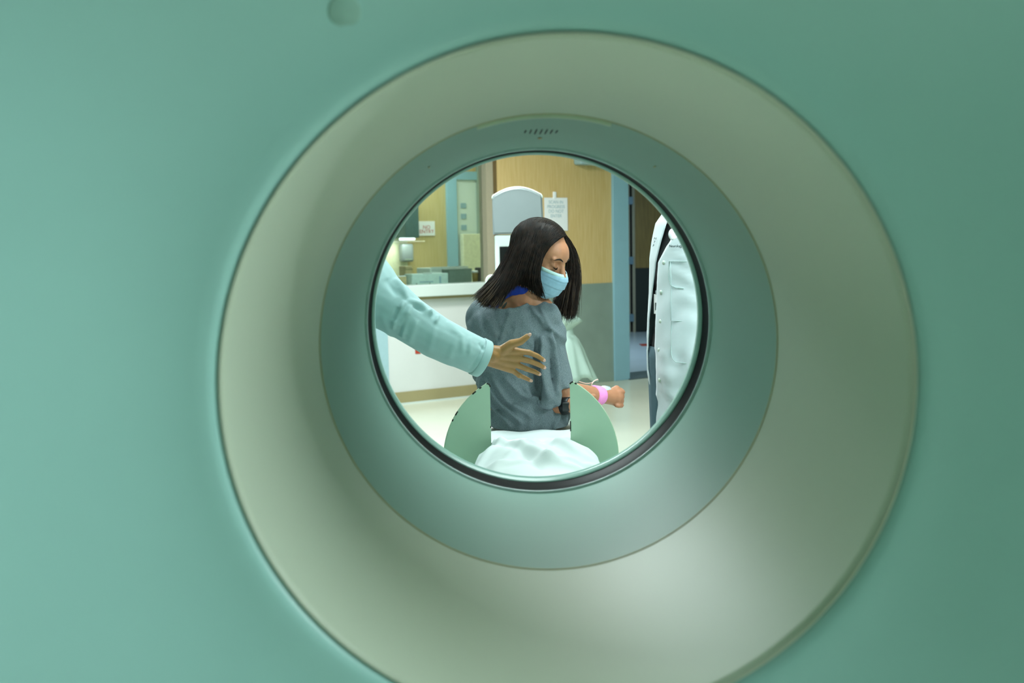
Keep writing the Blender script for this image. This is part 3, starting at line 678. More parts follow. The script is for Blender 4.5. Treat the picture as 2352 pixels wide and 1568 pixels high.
# face parts
def strip(name, pts, r, m, parent): bm = bmesh.new(); tube(bm, crspline(pts, 14), [r*math.sin(PI*(j+.8)/14.6)+.0003 for j in range(14)], 8); return bmo(name, bm, m, parent, True)
sgn = 1 if (H(0, 1, 0)-hc).y < 0 else -1
for k in (1, -1):
    strip('eyebrow', [H(.0960, k*.014, .020), H(.0905, k*.034, .027), H(.078, k*.052, .019)], .0026, M['hair'], WT)
    strip('eyelashes', [H(.0860, k*.019, -.004), H(.0895, k*.031, -.0085), H(.082, k*.045, -.004)], .0021, M['hair'], WT)
# surgical mask
bm = bmesh.new(); NA, NB = 44, 40; g = []
for j in range(NB+1):
    v = j/NB; row = []
    fc = float(np.interp(v, (0, .12, .3, .6, .85, 1), (.108, .119, .124, .116, .102, .078)))
    for i in range(NA+1):
        u = -1+2*i/NA; l = u*.063*float(np.interp(v, (0, .5, 1), (1, 1.02, .86)))
        f = .046+(fc-.046)*(1-abs(u)**2.8)
        pl = .0045*((v*3.6+.15) % 1)**1.5*(1-abs(u)**6)
        uu = -.020-.100*v+.007*(u*u)*(1-v)+.012*u*u*v
        row.append(bm.verts.new(H(f+pl, l, uu)))
    g.append(row)
for j in range(NB):
    for i in range(NA): bm.faces.new((g[j][i], g[j+1][i], g[j+1][i+1], g[j][i+1]))
mk = solid(bmo('face_mask', bm, M['mask'], WT, True), .0016, 0)
mk['label'] = 'pleated blue surgical mask'
bm = bmesh.new()
tp = [H(.046+(.108-.046)*(1-abs(u)**2.8)+.0015, u*.063, -.020+.007*u*u) for u in np.linspace(-1, 1, 30)]
tp2 = [H(.046+(.117-.046)*(1-abs(u)**2.8)+.0022, u*.0635, -.031+.006*u*u) for u in np.linspace(-1, 1, 30)]
A = [bm.verts.new(p) for p in tp]; B = [bm.verts.new(p) for p in tp2]
for k in range(29): bm.faces.new((A[k], B[k], B[k+1], A[k+1]))
o = solid(bmo('binding', bm, M['maskt'], mk, True), .002, 0)
for k in (1, -1):
    bm = bmesh.new(); tube(bm, crspline([H(.048, k*.064, -.026), H(.022, k*.073, -.010), H(-.008, k*.082, .014), H(-.024, k*.078, -.005), H(.0, k*.074, -.05), H(.040, k*.055, -.108)], 24), .0014, 8)
    bmo('ear_loop', bm, M['elastic'], mk, True)
# hair
HE[0] = (H(-.012, 0, .024), HR, (.099, .086, .094))
G = [[(1212, 511, 3.37), (1183, 545, 3.34), (1158, 600, 3.30), (1128, 645, 3.25), (1088, 682, 3.21)],
     [(1218, 510, 3.36), (1192, 550, 3.30), (1168, 610, 3.26), (1142, 660, 3.22), (1108, 703, 3.19)],
     [(1228, 509, 3.355), (1205, 550, 3.28), (1183, 612, 3.245), (1160, 665, 3.21), (1131, 711, 3.18)],
     [(1238, 510, 3.35), (1216, 550, 3.265), (1200, 600, 3.235), (1190, 632, 3.225), (1176, 658, 3.215)],
     [(1264, 521, 3.35), (1238, 548, 3.265), (1221, 598, 3.24), (1211, 634, 3.23), (1204, 662, 3.235)],
     [(1277, 531, 3.35), (1252, 553, 3.275), (1233, 596, 3.245), (1226, 642, 3.235), (1240, 684, 3.235)],
     [(1290, 544, 3.35), (1263, 560, 3.285), (1243, 592, 3.255), (1233, 640, 3.235), (1247, 690, 3.235)]]
Fg = [[(1222, 509, 3.37), (1266, 515, 3.42), (1304, 552, 3.46), (1322, 605, 3.475), (1322, 665, 3.46), (1308, 742, 3.44)],
      [(1232, 509, 3.36), (1272, 522, 3.41), (1306, 560, 3.45), (1321, 610, 3.465), (1318, 670, 3.45), (1314, 735, 3.43)],
      [(1248, 513, 3.355), (1282, 530, 3.40), (1305, 565, 3.435), (1314, 615, 3.455), (1308, 680, 3.445), (1300, 742, 3.43)],
      [(1272, 527, 3.35), (1291, 546, 3.39), (1304, 574, 3.425), (1309, 620, 3.445), (1296, 680, 3.44), (1286, 722, 3.43)],
      [(1288, 541, 3.35), (1298, 556, 3.385), (1305, 582, 3.42), (1304, 620, 3.44), (1284, 672, 3.43), (1270, 702, 3.41)]]
cv = lambda L: [[U(*p) for p in gg] for gg in L]
bm = bmesh.new(); trim = lambda L: [crspline(gg, 20)[:19] for gg in cv(L)]
def lift(L, k): return [[p-(p-hc).normalized()*k for p in gg] for gg in L]
for L in (lift(trim(G), .006), lift(trim(Fg), .005)): hairsheet(bm, L)
hs = bmo('hair', bm, M['hair'], WT, True); solid(hs, .010, 0)
# scalp cap
bm = bmesh.new(); ell(bm, H(-.012, 0, .024), (.098, .084, .092), HR); cp = remesh(bm, .004, 1)
Fv = np.array((H(1, 0, 0)-hc)); Uv = np.array((H(0, 0, 1)-hc)); hcn = np.array(hc)
cut(cp, lambda c: (((c-hcn)@Fv < .010+.85*np.maximum(0, (c-hcn)@Uv-.055)) & ((c-hcn)@Uv > -.05)))
link('scalp_hair', cp, M['hair'], hs)
hairmass('hair_strands', cv(G), M['hair'], hs, n=3400, rad=.0010, jit=.0040)
hairmass('hair_strands', cv(Fg), M['hair'], hs, n=2200, rad=.0010, jit=.0042)
tips = [[crspline(gg, 12)[k] for k in (6, 8, 10, 11)] for gg in cv(G)[:3]]
hairmass('hair_tips', tips, M['hairlite'], hs, n=500, rad=.0009, jit=.007, seg=8)
tips = [[crspline(gg, 12)[k] for k in (5, 7, 9, 11)] for gg in cv(Fg)[:4]]
hairmass('hair_tips', tips, M['hairlite'], hs, n=220, rad=.0008, jit=.008, seg=8)
# bandage, dressing, iv line, watch
ax = (WR-EL).normalized(); bm = bmesh.new(); q = EL+ax*((WR-EL).length*.70)
tube(bm, [q+ax*s for s in (0, .003, .012, .025, .038, .050, .053)], [.031, .0345, .036, .0355, .035, .0335, .030], 32); o = bmo('wrist_bandage', bm, M['pink'], WT, True); o['label'] = 'bright pink elastic bandage'
o = None
bm = bmesh.new(); c0 = WR+Vector((0, 0, .022)); tube(bm, [c0-ax*.012, c0+ax*.0, c0+ax*.03, c0+ax*.042], [.012, .016, .015, .008], 16); bmo('clear_dressing', bm, M['dress'], WT, True)
bm = bmesh.new(); tube(bm, crspline([U(1330, 876, 3.46), U(1345, 880, 3.48), U(1358, 879, 3.49), U(1366, 874, 3.49), U(1372, 871, 3.49)], 16), .0016, 8); tube(bm, crspline([U(1358, 889, 3.47), U(1360, 880, 3.47), U(1366, 874, 3.48), U(1374, 871, 3.48)], 12), .0022, 8); bmo('iv_line', bm, M['pinktube'], WT, True)
wa = (W2-U(1276, 933, 3.348)).normalized(); bm = bmesh.new(); tube(bm, [W2-wa*.042, W2-wa*.040, W2-wa*.012, W2-wa*.010], [.029, .031, .030, .028], 24); wt = bmo('watch', bm, M['watch'], WT, True)
bm = bmesh.new(); p = W2-wa*.027+Vector((-.004, -.029, .002)); box(bm, p-Vector((.013, .005, .015)), p+Vector((.013, .005, .015)), .004); bmo('watch_case', bm, M['watch'], wt, True)

# ---------------- hand builder (back of the hand seen, thumb up)
def add_hand(bm, wrist, kn, tips_, thumb, r=1.0):
    pc = (kn[0]+kn[3])/2
    for k in range(4): chain(bm, [wrist[0].lerp(wrist[1], k/3), kn[k]], [.0180*r, .0115*r])
    for k in range(4):
        pts = [kn[k]]+tips_[k]; rr = [.0104, .0086, .0079, .0066]; rr = [a*(1, 1.02, .97, .88)[k]*r for a in rr]
        chain(bm, pts, rr)
        for p_, q_ in ((pts[1], .0092), (pts[0], .0112)): ell(bm, p_, (q_*r,)*3)
    chain(bm, thumb, [.0175*r, .0145*r, .0112*r, .0088*r])

# ---------------- person reaching in from the left
D1 = thing('person', 'person in a white lab coat at left, arm stretched towards the woman\'s back', 'person', (-.60, 3.1, 0))
c1 = U(1110, 823, 3.04); wr = U(1133, 817, 3.035)
bm = bmesh.new()
kn = [U(1187, 806, 3.055), U(1190, 822, 3.06), U(1185, 837, 3.065), U(1175, 849, 3.07)]
tp_ = [[U(1214, 809, 3.06), U(1234, 817, 3.07), U(1249, 827, 3.08)], [U(1217, 829, 3.065), U(1237, 837, 3.075), U(1250, 844, 3.085)], [U(1209, 847, 3.07), U(1227, 853, 3.08), U(1239, 859, 3.09)], [U(1193, 862, 3.075), U(1207, 868, 3.085), U(1219, 874, 3.09)]]
add_hand(bm, [U(1136, 806, 3.04), U(1124, 828, 3.05)], kn, tp_, [U(1153, 806, 3.045), U(1175, 790, 3.035), U(1196, 784, 3.03), U(1212, 772, 3.03)], 1.0)
el1 = U(948, 728, 2.99); sh1 = Vector((-.50, 3.02, 1.30))
chain(bm, [U(1136, 806, 3.04), U(1100, 802, 3.03), U(1060, 790, 3.02)], [.018, .022, .026]); chain(bm, [U(1124, 828, 3.05), U(1095, 818, 3.03)], [.018, .024]); chain(bm, [wr, wr.lerp(el1, .6), el1], [.021, .037, .042]); chain(bm, [el1, sh1], [.044, .055])
tx, ty = -.66, 3.08
ell(bm, (tx, ty, 1.17), (.11, .17, .20)); ell(bm, (tx, ty, .98), (.10, .14, .16)); ell(bm, (tx, ty, .86), (.12, .16, .13))
capsule(bm, (tx, ty-.16, 1.32), (tx, ty+.16, 1.32), .055, .055); chain(bm, [sh1, Vector((tx, ty-.13, 1.31))], [.055, .06])
c0 = Vector((tx+.03, ty, 1.58)); H1, HR1 = head_frame(c0, (.94, .1, -.3)); add_head(bm, H1, HR1); chain(bm, [H1(-.03, 0, -.06), Vector((tx, ty, 1.33))], [.054, .06])
chain(bm, [Vector((tx, ty+.17, 1.30)), Vector((tx+.02, ty+.22, 1.05)), Vector((tx+.12, ty+.20, .84))], [.05, .042, .027]); hh = Vector((tx+.15, ty+.19, .78))
ell(bm, hh, (.024, .036, .042), None)
for i in range(4): chain(bm, [hh+Vector((.0, -.026+.017*i, -.03)), hh+Vector((.012, -.026+.017*i, -.065)), hh+Vector((.004, -.024+.016*i, -.09))], [.0095, .009, .0075])
chain(bm, [hh+Vector((.0, -.03, .01)), hh+Vector((.02, -.045, -.03))], [.012, .009])
for k in (-1, 1): add_leg(bm, (tx, ty+k*.09, .86), (tx+.01, ty+k*.10, .48), (tx-.01, ty+k*.10, .09), (tx+.13, ty+k*.11, .035), 1.0)
b1 = remesh(bm, .0027, 2); link('body', b1, M['skin2'], D1)
# coat
bm = bmesh.new()
pts = [U(1109.5, 823.5, 3.04), U(1060, 801, 3.02), U(1000, 773, 3.0), U(940, 734, 2.985), U(895, 702, 2.99), U(838, 668, 3.0), U(800, 620, 3.02)]
rad = [.0575, .0600, .0655, .0690, .0800, .108, .11]
for i in range(len(pts)-1): capsule(bm, pts[i], pts[i+1], rad[i], rad[i+1], (i == 0, False))
capsule(bm, pts[-1], (tx+.03, ty-.10, 1.25), .11, .12)
capsule(bm, (tx, ty-.15, 1.27), (tx, ty+.15, 1.27), .095, .095); ell(bm, (tx, ty, 1.12), (.15, .21, .22)); ell(bm, (tx, ty, .92), (.155, .205, .2)); capsule(bm, (tx, ty, .86), (tx, ty, .52), .18, .20, (False, True))
chain(bm, [Vector((tx, ty+.17, 1.30)), Vector((tx+.02, ty+.23, 1.05)), Vector((tx+.11, ty+.205, .87))], [.08, .068, .055])
cm = remesh(bm, .0045, 3)
Q = lambda *pp: [U(a, b_, 2.95) for a, b_ in pp]
fold(cm, [(Q((931, 690), (915, 720), (905, 755)), .010, .007), (Q((945, 700), (930, 740), (925, 775)), .008, .009), (Q((920, 705), (908, 735)), -.012, .008), (Q((938, 720), (918, 770)), -.009, .008),
 (Q((905, 640), (925, 665), (935, 685)), .008, .008), (Q((890, 640), (915, 680)), -.004, .010), (Q((940, 688), (965, 700), (985, 720)), .007, .008), (Q((950, 700), (975, 715)), -.006, .006),
 (Q((985, 712), (990, 725)), .008, .006), (Q((1005, 725), (1000, 742)), .006, .006), (Q((1025, 740), (1060, 775), (1062, 815)), .004, .010), (Q((1080, 775), (1078, 820)), .004, .009), (Q((1100, 790), (1112, 808)), -.004, .006),
 (Q((1050, 770), (1030, 830)), .003, .012), (Q((960, 730), (940, 790)), .004, .012), (Q((1000, 750), (985, 810)), .003, .012), (Q((1120, 786), (1098, 822), (1076, 856)), -.003, .004), (Q((960, 830), (1040, 845)), .003, .01), (Q((880, 720), (900, 790)), .003, .012)], k=1.5)
link('lab_coat', cm, M['coat_shaded'], D1)
bm = bmesh.new(); cax = (U(1109.5, 823.5, 3.04)-U(1060, 801, 3.02)).normalized(); p = U(1109.5, 823.5, 3.04)
ring_ = lambda q, r_, n=40: [q+v*r_ for v in [(cax.cross(Vector((0, 0, 1))).normalized()*math.cos(2*PI*k/n)+cax.cross(cax.cross(Vector((0, 0, 1)))).normalized()*math.sin(2*PI*k/n)) for k in range(n)]]
rr = [[bm.verts.new(v) for v in ring_(p+cax*s, r_)] for s, r_ in ((-.022, .0588), (-.020, .0605), (.001, .0598), (.004, .0585), (.003, .0545), (-.02, .053))]
for i in range(5):
    for k in range(40): bm.faces.new((rr[i][k], rr[i+1][k], rr[i+1][(k+1) % 40], rr[i][(k+1) % 40]))
bmo('cuff', bm, M['coat_shaded'], D1, True)
for k in range(4):
    a_, b_ = tp_[k][1], tp_[k][2]; dv = (b_-a_).normalized(); bm = bmesh.new(); R_ = dv.to_track_quat('X', 'Z').to_matrix(); ell(bm, b_+dv*.0015+Vector((0, -.0054, .0012)), (.0062, .0020, .0048), R_); bmo('fingernail', bm, M['nail'], D1, True)
a_, b_ = U(1196, 784, 3.03), U(1212, 772, 3.03); dv = (b_-a_).normalized(); bm = bmesh.new(); ell(bm, b_+dv*.003+Vector((.003, -.0052, .003)), (.0070, .0030, .0055), dv.to_track_quat('X', 'Z').to_matrix()); bmo('thumbnail', bm, M['nail'], D1, True)
bm = bmesh.new(); ell(bm, H1(-.02, 0, .035), (.103, .086, .097), HR1); cp = remesh(bm, .005, 1); Fv1 = np.array(H1(1, 0, 0)-c0); Uv1 = np.array(H1(0, 0, 1)-c0)
cut(cp, lambda c: ((c-np.array(c0))@Fv1 < .04+.5*np.maximum(0, (c-np.array(c0))@Uv1-.05)) & ((c-np.array(c0))@Uv1 > -.04)); link('hair', cp, M['hair'], D1)
bm = bmesh.new()
for k in (-1, 1): chain(bm, [Vector((tx, ty+k*.09, .84)), Vector((tx+.01, ty+k*.10, .48)), Vector((tx-.01, ty+k*.10, .12))], [.105, .075, .065])
link('trousers', remesh(bm, .008, 2), M['trouser'], D1)
for k in (-1, 1):
    bm = bmesh.new(); chain(bm, [Vector((tx-.05, ty+k*.10, .052)), Vector((tx+.13, ty+k*.11, .05))], [.050, .046]); sm_ = remesh(bm, .008, 2); cut(sm_, lambda c: c[:, 2] > -1); link('shoe', sm_, M['scrub'], D1)

# ---------------- person in an open lab coat at right
ZK = 1.075
ang = math.radians(218); F2 = Vector((math.cos(ang), math.sin(ang), 0)); L2 = Vector((-F2.y, F2.x, 0))
CY = 3.62; px0 = U(1488, 780, CY+.06).x; amp = math.hypot(L2.x*.185, F2.x*.125); cx2 = px0+amp
D2 = thing('person', 'standing person in an open white lab coat over black, beside the blue door frame', 'person', (cx2, CY, 0))
def onb(phi, rw, rd, z_, cx=cx2, cy=CY): return Vector((cx, cy, 0))+L2*(rw*math.sin(phi))+F2*(rd*math.cos(phi))+Vector((0, 0, z_))
R90 = Matrix((F2, L2, Vector((0, 0, 1)))).transposed()
bm = bmesh.new(); cc = Vector((cx2, CY, 0))
ell(bm, cc+Vector((0, 0, 1.17*ZK)), (.100, .160, .20), R90); ell(bm, cc+Vector((0, 0, .98*ZK)), (.095, .135, .17), R90); ell(bm, cc+Vector((0, 0, .88*ZK)), (.11, .155, .14), R90)
capsule(bm, cc+L2*.12+Vector((0, 0, 1.30*ZK)), cc-L2*.06+Vector((0, 0, 1.29*ZK)), .046, .044)
c2 = cc+F2*.03+Vector((0, 0, 1.585*ZK)); H2, HR2 = head_frame(c2, F2+Vector((0, 0, -.25))); add_head(bm, H2, HR2); chain(bm, [H2(-.03, 0, -.06), cc+Vector((0, 0, 1.34*ZK))], [.054, .058])
for k in (-1, 1):
    a_ = cc+L2*(.13 if k > 0 else -.035)-F2*.04+Vector((0, 0, 1.25*ZK)); e_ = cc+L2*k*(.155+.03*k)-F2*.14+Vector((0, 0, 1.03*ZK)); w_ = cc+L2*k*.05-F2*.19+Vector((0, 0, .80*ZK)); h_ = w_+Vector((0, 0, -.05))+F2*.01
    chain(bm, [a_, e_, w_], [.048, .040, .027]); ell(bm, h_, (.034, .022, .045), R90)
    for i in range(4): chain(bm, [h_+F2*(.024-.016*i)+Vector((0, 0, -.03)), h_+F2*(.024-.016*i)+Vector((0, 0, -.07)), h_-L2*k*.008+F2*(.022-.015*i)+Vector((0, 0, -.095))], [.0095, .009, .0075])
    chain(bm, [h_+F2*.028+Vector((0, 0, .01)), h_+F2*.045+Vector((0, 0, -.035))], [.012, .009])
    add_leg(bm, cc+L2*k*.085+Vector((0, 0, .87*ZK)), cc+L2*k*.09+F2*.01+Vector((0, 0, .48*ZK)), cc+L2*k*.09-F2*.01+Vector((0, 0, .09)), cc+L2*k*.10+F2*.13+Vector((0, 0, .035)))
link('body', remesh(bm, .0045, 2), M['skin2'], D2)
bm = bmesh.new()
ell(bm, cc+Vector((0, 0, 1.15*ZK)), (.113, .168, .22), R90); ell(bm, cc+Vector((0, 0, .98*ZK)), (.108, .150, .17), R90); capsule(bm, cc+L2*.12+Vector((0, 0, 1.305*ZK)), cc-L2*.04+Vector((0, 0, 1.295*ZK)), .058, .056); ell(bm, cc+Vector((0, 0, .90*ZK)), (.120, .166, .15), R90)
me = remesh(bm, .006, 3); zb = U(1495, 800, CY).z; cut(me, lambda c: (c[:, 2] > zb) & (c[:, 2] < 1.50)); link('black_top', me, M['scrub'], D2)
bm = bmesh.new(); ell(bm, cc+Vector((0, 0, .88*ZK)), (.122, .168, .15), R90)
for k in (-1, 1): chain(bm, [cc+L2*k*.085+Vector((0, 0, .86*ZK)), cc+L2*k*.09+F2*.01+Vector((0, 0, .48*ZK)), cc+L2*k*.09+Vector((0, 0, .12*ZK))], [.10, .076, .064])
me = remesh(bm, .007, 2); cut(me, lambda c: c[:, 2] < zb+.004); link('trousers', me, M['trouser'], D2)
# coat shell: horizontal sections from one front edge round the back to the other
def phi_at(px, py, rw, rd, side):
    """angle on the coat section seen at image column px (side: towards the left or right front edge)"""
    best = (9, 0)
    for k in range(-120, 121):
        ph = k/120*PI*.98; P = onb(ph, rw, rd, 1.0); d = P
        u = CB.transposed() @ (Vector((P.x, P.y, U(px, py, P.y).z))-Vector((0, 0, CAMZ))); X = 1176+FPX*u.x/-u.z
        ok = ph > -.85 if side > 0 else ph < -.6
        if ok and abs(X-px) < best[0]: best = (abs(X-px), ph)
    return best[1]
zs = np.linspace(.42, 1.485, 76); rowsL = []
E_r = [(495, 1568), (525, 1556), (555, 1543), (580, 1528), (608, 1512.5), (660, 1509.5), (740, 1506), (800, 1504), (860, 1505), (930, 1506.5), (1100, 1509)]
E_l = [(495, 1538), (515, 1533), (560, 1519), (610, 1506), (680, 1497.5), (740, 1491.5), (800, 1489.5), (860, 1491), (930, 1501), (1100, 1504)]
sil = [(470, 1541), (495, 1525), (520, 1508), (560, 1499.5), (600, 1494.5), (680, 1493), (740, 1489.5), (780, 1488), (870, 1490), (930, 1500), (1100, 1502)]
def cols(tab, py): return float(np.interp(py, [a for a, _ in tab], [b_ for _, b_ in tab]))
bm = bmesh.new(); NP = 110; g = []; info = []
for z_ in zs:
    py = 560+(CAMZ-z_)*FPX/CY; py_img = py - (0)
    # silhouette column sets the section's centre shift; shoulders close in towards the neck
    tp = max(0, (z_-1.36)/.14); k_ = math.sqrt(max(.02, 1-min(1, tp)**2.2)) if tp > 0 else 1
    rw = (.195+.02*max(0, (1.0-z_)))*(.45+.55*k_); rd = (.132+.02*max(0, 1.0-z_))*(.45+.55*k_)
    am = math.hypot(L2.x*rw, F2.x*rd); X = U(cols(sil, py), py, CY+.06).x; cx = X+am
    pr_ = phi_at2 = None
    def colof(ph):
        P = onb(ph, rw, rd, z_, cx=cx); u = CB.transposed() @ (P-Vector((0, 0, CAMZ))); return 1176+FPX*u.x/-u.z
    L_ = [(ph, colof(ph)) for ph in np.linspace(-.70, .8, 160)]; pr_ = min(L_, key=lambda q: abs(q[1]-cols(E_r, py)))[0]
    R_ = [(ph, colof(ph)) for ph in np.linspace(-.90, -.10, 160)]; pl_ = min(R_, key=lambda q: abs(q[1]-cols(E_l, py)))[0]; pr_ = max(pr_, pl_+.02)
    row = []
    for i in range(NP+1):
        ph = pr_+(2*PI+pl_-pr_)*i/NP
        wr_ = .0022*math.sin(z_*70+4*math.sin(ph*3+z_*9))*math.exp(-((i/NP-.12)/.10)**2)+.004*math.sin(ph*9+z_*3)*(1 if z_ < .95 else .3)
        # creases under the arm
        P = onb(ph, rw+wr_, rd+wr_, z_, cx=cx); row.append(bm.verts.new(P))
    g.append(row); info.append((z_, rw, rd, cx, pr_, pl_))
for j in range(len(zs)-1):
    for i in range(NP): bm.faces.new((g[j][i], g[j][i+1], g[j+1][i+1], g[j+1][i]))
bmesh.ops.recalc_face_normals(bm, faces=bm.faces)
o = solid(bmo('lab_coat', bm, M['coat'], D2, True), .003, 0)
cme = o.data
def csec(z_): return min(info, key=lambda q: abs(q[0]-z_))
def on_coat(px, py, off=.003, Yg=3.5):
    """point of the coat's outside seen at a pixel"""
    z_ = U(px, py, Yg).z
    for _ in range(4):
        zz, rw, rd, cx, pr_, pl_ = csec(z_)
        best = min(((ph, onb(ph, rw+off, rd+off, z_, cx=cx)) for ph in np.linspace(pr_, 1.9, 160)), key=lambda q: abs(1176+FPX*((CB.transposed() @ (q[1]-Vector((0, 0, CAMZ)))).x)/-((CB.transposed() @ (q[1]-Vector((0, 0, CAMZ)))).z)-px))
        z_ = U(px, py, best[1].y).z
    nrm = (L2*math.sin(best[0])/rw+F2*math.cos(best[0])/rd).normalized()
    return Vector((best[1].x, best[1].y, z_)), nrm
for px, py in ((1525, 603), (1518.5, 671), (1517, 738), (1514, 804), (1514.5, 873)):
    P, n_ = on_coat(px, py, .002); bm = bmesh.new(); tube(bm, [P-n_*.003, P+n_*.0012, P+n_*.0020, P+n_*.0012], [.0080, .0080, .0068, .0058], 20); bmo('button', bm, M['button'], D2, True)
def coat_line(name, pts, r, m): bm = bmesh.new(); tube(bm, [on_coat(a, b_, .0022)[0] for a, b_ in pts], r, 6); return bmo(name, bm, m, D2, True)
coat_line('pocket', [(1600, 738), (1580, 737.5), (1560, 737), (1542, 737), (1541, 760), (1541, 790), (1541, 812), (1545, 824), (1553, 832), (1575, 834), (1592, 834)], .0014, M['stitch'])
coat_line('chest_pocket', [(1578, 600), (1556, 600), (1537, 600), (1536, 620), (1536, 640), (1540, 655), (1552, 660), (1570, 662)], .0014, M['stitch'])
coat_line('front_placket', [(1540, 600), (1541, 660), (1541, 700), (1541, 736)], .0012, M['stitch'])
P, n_ = on_coat(1553, 565, .004)
xa = Vector((0, 0, 1)).cross(n_).normalized(); ya = n_.cross(xa)
RM = Matrix((xa, ya, n_)).transposed().to_4x4()
text('embroidered_text', 'Neurology', .0135, M['darkink'], D2, Matrix.Translation(P+n_*.002) @ RM, ext=.0006)
# the other lapel's lettering
def left_panel(px, py):
    zz = U(px, py, CY-.05).z; q = csec(zz); ph = min(np.linspace(-1.3, q[5], 60), key=lambda a: abs(1176+FPX*((CB.transposed() @ (onb(a, q[1], q[2], zz, cx=q[3])-Vector((0, 0, CAMZ)))).x)/-((CB.transposed() @ (onb(a, q[1], q[2], zz, cx=q[3])-Vector((0, 0, CAMZ)))).z)-px))
    return onb(ph, q[1]+.004, q[2]+.004, zz, cx=q[3]), (L2*math.sin(ph)/q[1]+F2*math.cos(ph)/q[2]).normalized()
P, n_ = left_panel(1504, 556)
n2 = (n_+Vector((.25, -1, 0))).normalized(); xa = Vector((0, 0, 1)).cross(n2).normalized(); ya = n2.cross(xa)
text('embroidered_text', 'H\nT\nF', .013, M['darkink'], D2, Matrix.Translation(P+Vector((0, -.012, 0))) @ Matrix((xa, ya, n2)).transposed().to_4x4() @ Matrix.Rotation(-.25, 4, 'Z'), ext=.0006)
# badge on the black top, necklace pendant at the collar
zc_ = U(1503, 704, 3.5).z; qb = csec(zc_); P = onb(-.50, .172, .117, zc_, cx=qb[3]); BM = Matrix.Translation(P) @ R90.to_4x4() @ Matrix.Rotation(-.45, 4, 'Z')
def bbox_(nm, lo, hi, m, par): bm = bmesh.new(); box(bm, lo, hi, .0008, BM); return bmo(nm, bm, m, par)
bd = bbox_('badge', (.006, -.030, -.036), (.009, .030, .036), M['paper'], D2); bbox_('photo', (.0088, -.016, -.022), (.0098, .004, .006), M['screen'], bd); bbox_('badge_clip', (.005, -.012, .036), (.010, .012, .050), M['plast'], bd)
P = U(1545, 538, CY-.16); bm = bmesh.new(); ell(bm, P, (.015, .008, .020)); tube(bm, [P+Vector((-.004, -.010, -.018)), P+Vector((.014, -.012, -.008))], .0035, 8); bmo('badge_reel', bm, M['paper'], D2, True)
bm = bmesh.new(); ell(bm, H2(-.02, 0, .035), (.103, .086, .097), HR2); cp = remesh(bm, .005, 1); Fv2 = np.array(H2(1, 0, 0)-c2); Uv2 = np.array(H2(0, 0, 1)-c2)
cut(cp, lambda c: ((c-np.array(c2))@Fv2 < .04+.5*np.maximum(0, (c-np.array(c2))@Uv2-.05)) & ((c-np.array(c2))@Uv2 > -.04)); link('hair', cp, M['hairlite'], D2)
for k in (-1, 1):
    bm = bmesh.new(); chain(bm, [cc+L2*k*.09-F2*.05+Vector((0, 0, .054)), cc+L2*k*.10+F2*.13+Vector((0, 0, .050))], [.050, .046]); link('shoe', remesh(bm, .008, 2), M['scrub'], D2)
for k in (-1, 1):
    bm = bmesh.new(); a_ = cc+L2*(.13 if k > 0 else -.03)-F2*.05+Vector((0, 0, 1.22*ZK)); e_ = cc+L2*k*(.145+.03*k)-F2*.13+Vector((0, 0, 1.03*ZK)); w_ = cc+L2*k*.06-F2*.18+Vector((0, 0, .84*ZK))
    chain(bm, [a_, e_], [.058, .058]); capsule(bm, e_, w_, .058, .050, (False, True)); link('coat_sleeve', remesh(bm, .006, 2), M['coat'], D2)

# ------------------------------------------------------------------ machine and draped stand between the table and the wall
YM = 7.2
m0 = U(1131, 480, YM).x; m1 = U(1246, 480, YM).x
t = thing('medical_machine', 'tall grey and white machine with a rounded hood, in front of the wood wall', 'machine', ((m0+m1)/2, YM, 0))
zt = U(1190, 430, YM).z; zsd = U(1135, 450, YM).z; zbt = U(1190, 537, YM).z
bm = bmesh.new(); prof = [(m0, zbt), (m0, zsd-.02)]
for k in range(5): a = PI-k/4*PI/2*.9; prof.append((m0+.025+.025*math.cos(a), zsd-.02+.03*math.sin(a)))
for k in range(1, 16): q = k/16; prof.append((m0+.03+(m1-m0-.06)*q, zsd+.012+(zt-zsd-.012)*math.sin(q*PI)**.8))
for k in range(5): a = PI/2*.9-k/4*PI/2*.9; prof.append((m1-.025+.025*math.cos(a), zsd-.02+.03*math.sin(a)))
prof += [(m1+.008, zbt)]
f = [bm.verts.new((x, YM-.02, z_)) for x, z_ in prof]; g2 = [bm.verts.new((x, YM+.12, z_)) for x, z_ in prof]; n_ = len(f)
bm.faces.new(f); bm.faces.new(g2[::-1])
for k in range(n_): bm.faces.new((f[k], g2[k], g2[(k+1) % n_], f[(k+1) % n_]))
bmesh.ops.recalc_face_normals(bm, faces=bm.faces); ed = [e for e in bm.edges if abs(e.verts[0].co.y-e.verts[1].co.y) < 1e-5 and e.verts[0].co.y < YM]
bmesh.ops.bevel(bm, geom=ed, offset=.012, segments=3, affect='EDGES'); hd = bmo('hood', bm, M['plast'], t)
bm = bmesh.new(); tube(bm, [(x, YM-.020, z_) for x, z_ in prof[1:-1]], .0045, 8); bmo('hood_rim', bm, M['plastw'], hd, True)
abox('cabinet', (m0+.01, YM+.0, .1), (m1-.0, YM+.3, zbt-.004), M['plastw'], t, .015)
xs0 = U(1147, 560, YM).x; zs1 = U(1150, 566, YM).z
abox('screen', (xs0, YM-.012, zs1-.3), (m1-.03, YM+.01, zs1), M['screen'], t)
abox('base', (m0-.03, YM-.08, .05), (m1+.03, YM+.38, .12), M['plast'], t, .02)
for a in (m0+.02, m1-.02):
    for b_ in (YM, YM+.3): bm = bmesh.new(); tube(bm, [(a-.012, b_, .03), (a+.012, b_, .03)], .03, 16); bmo('caster', bm, M['black'], t, True)
bm = bmesh.new(); hp = [(1140, 634), (1126, 634), (1119, 640), (1117.5, 650), (1118, 662)]
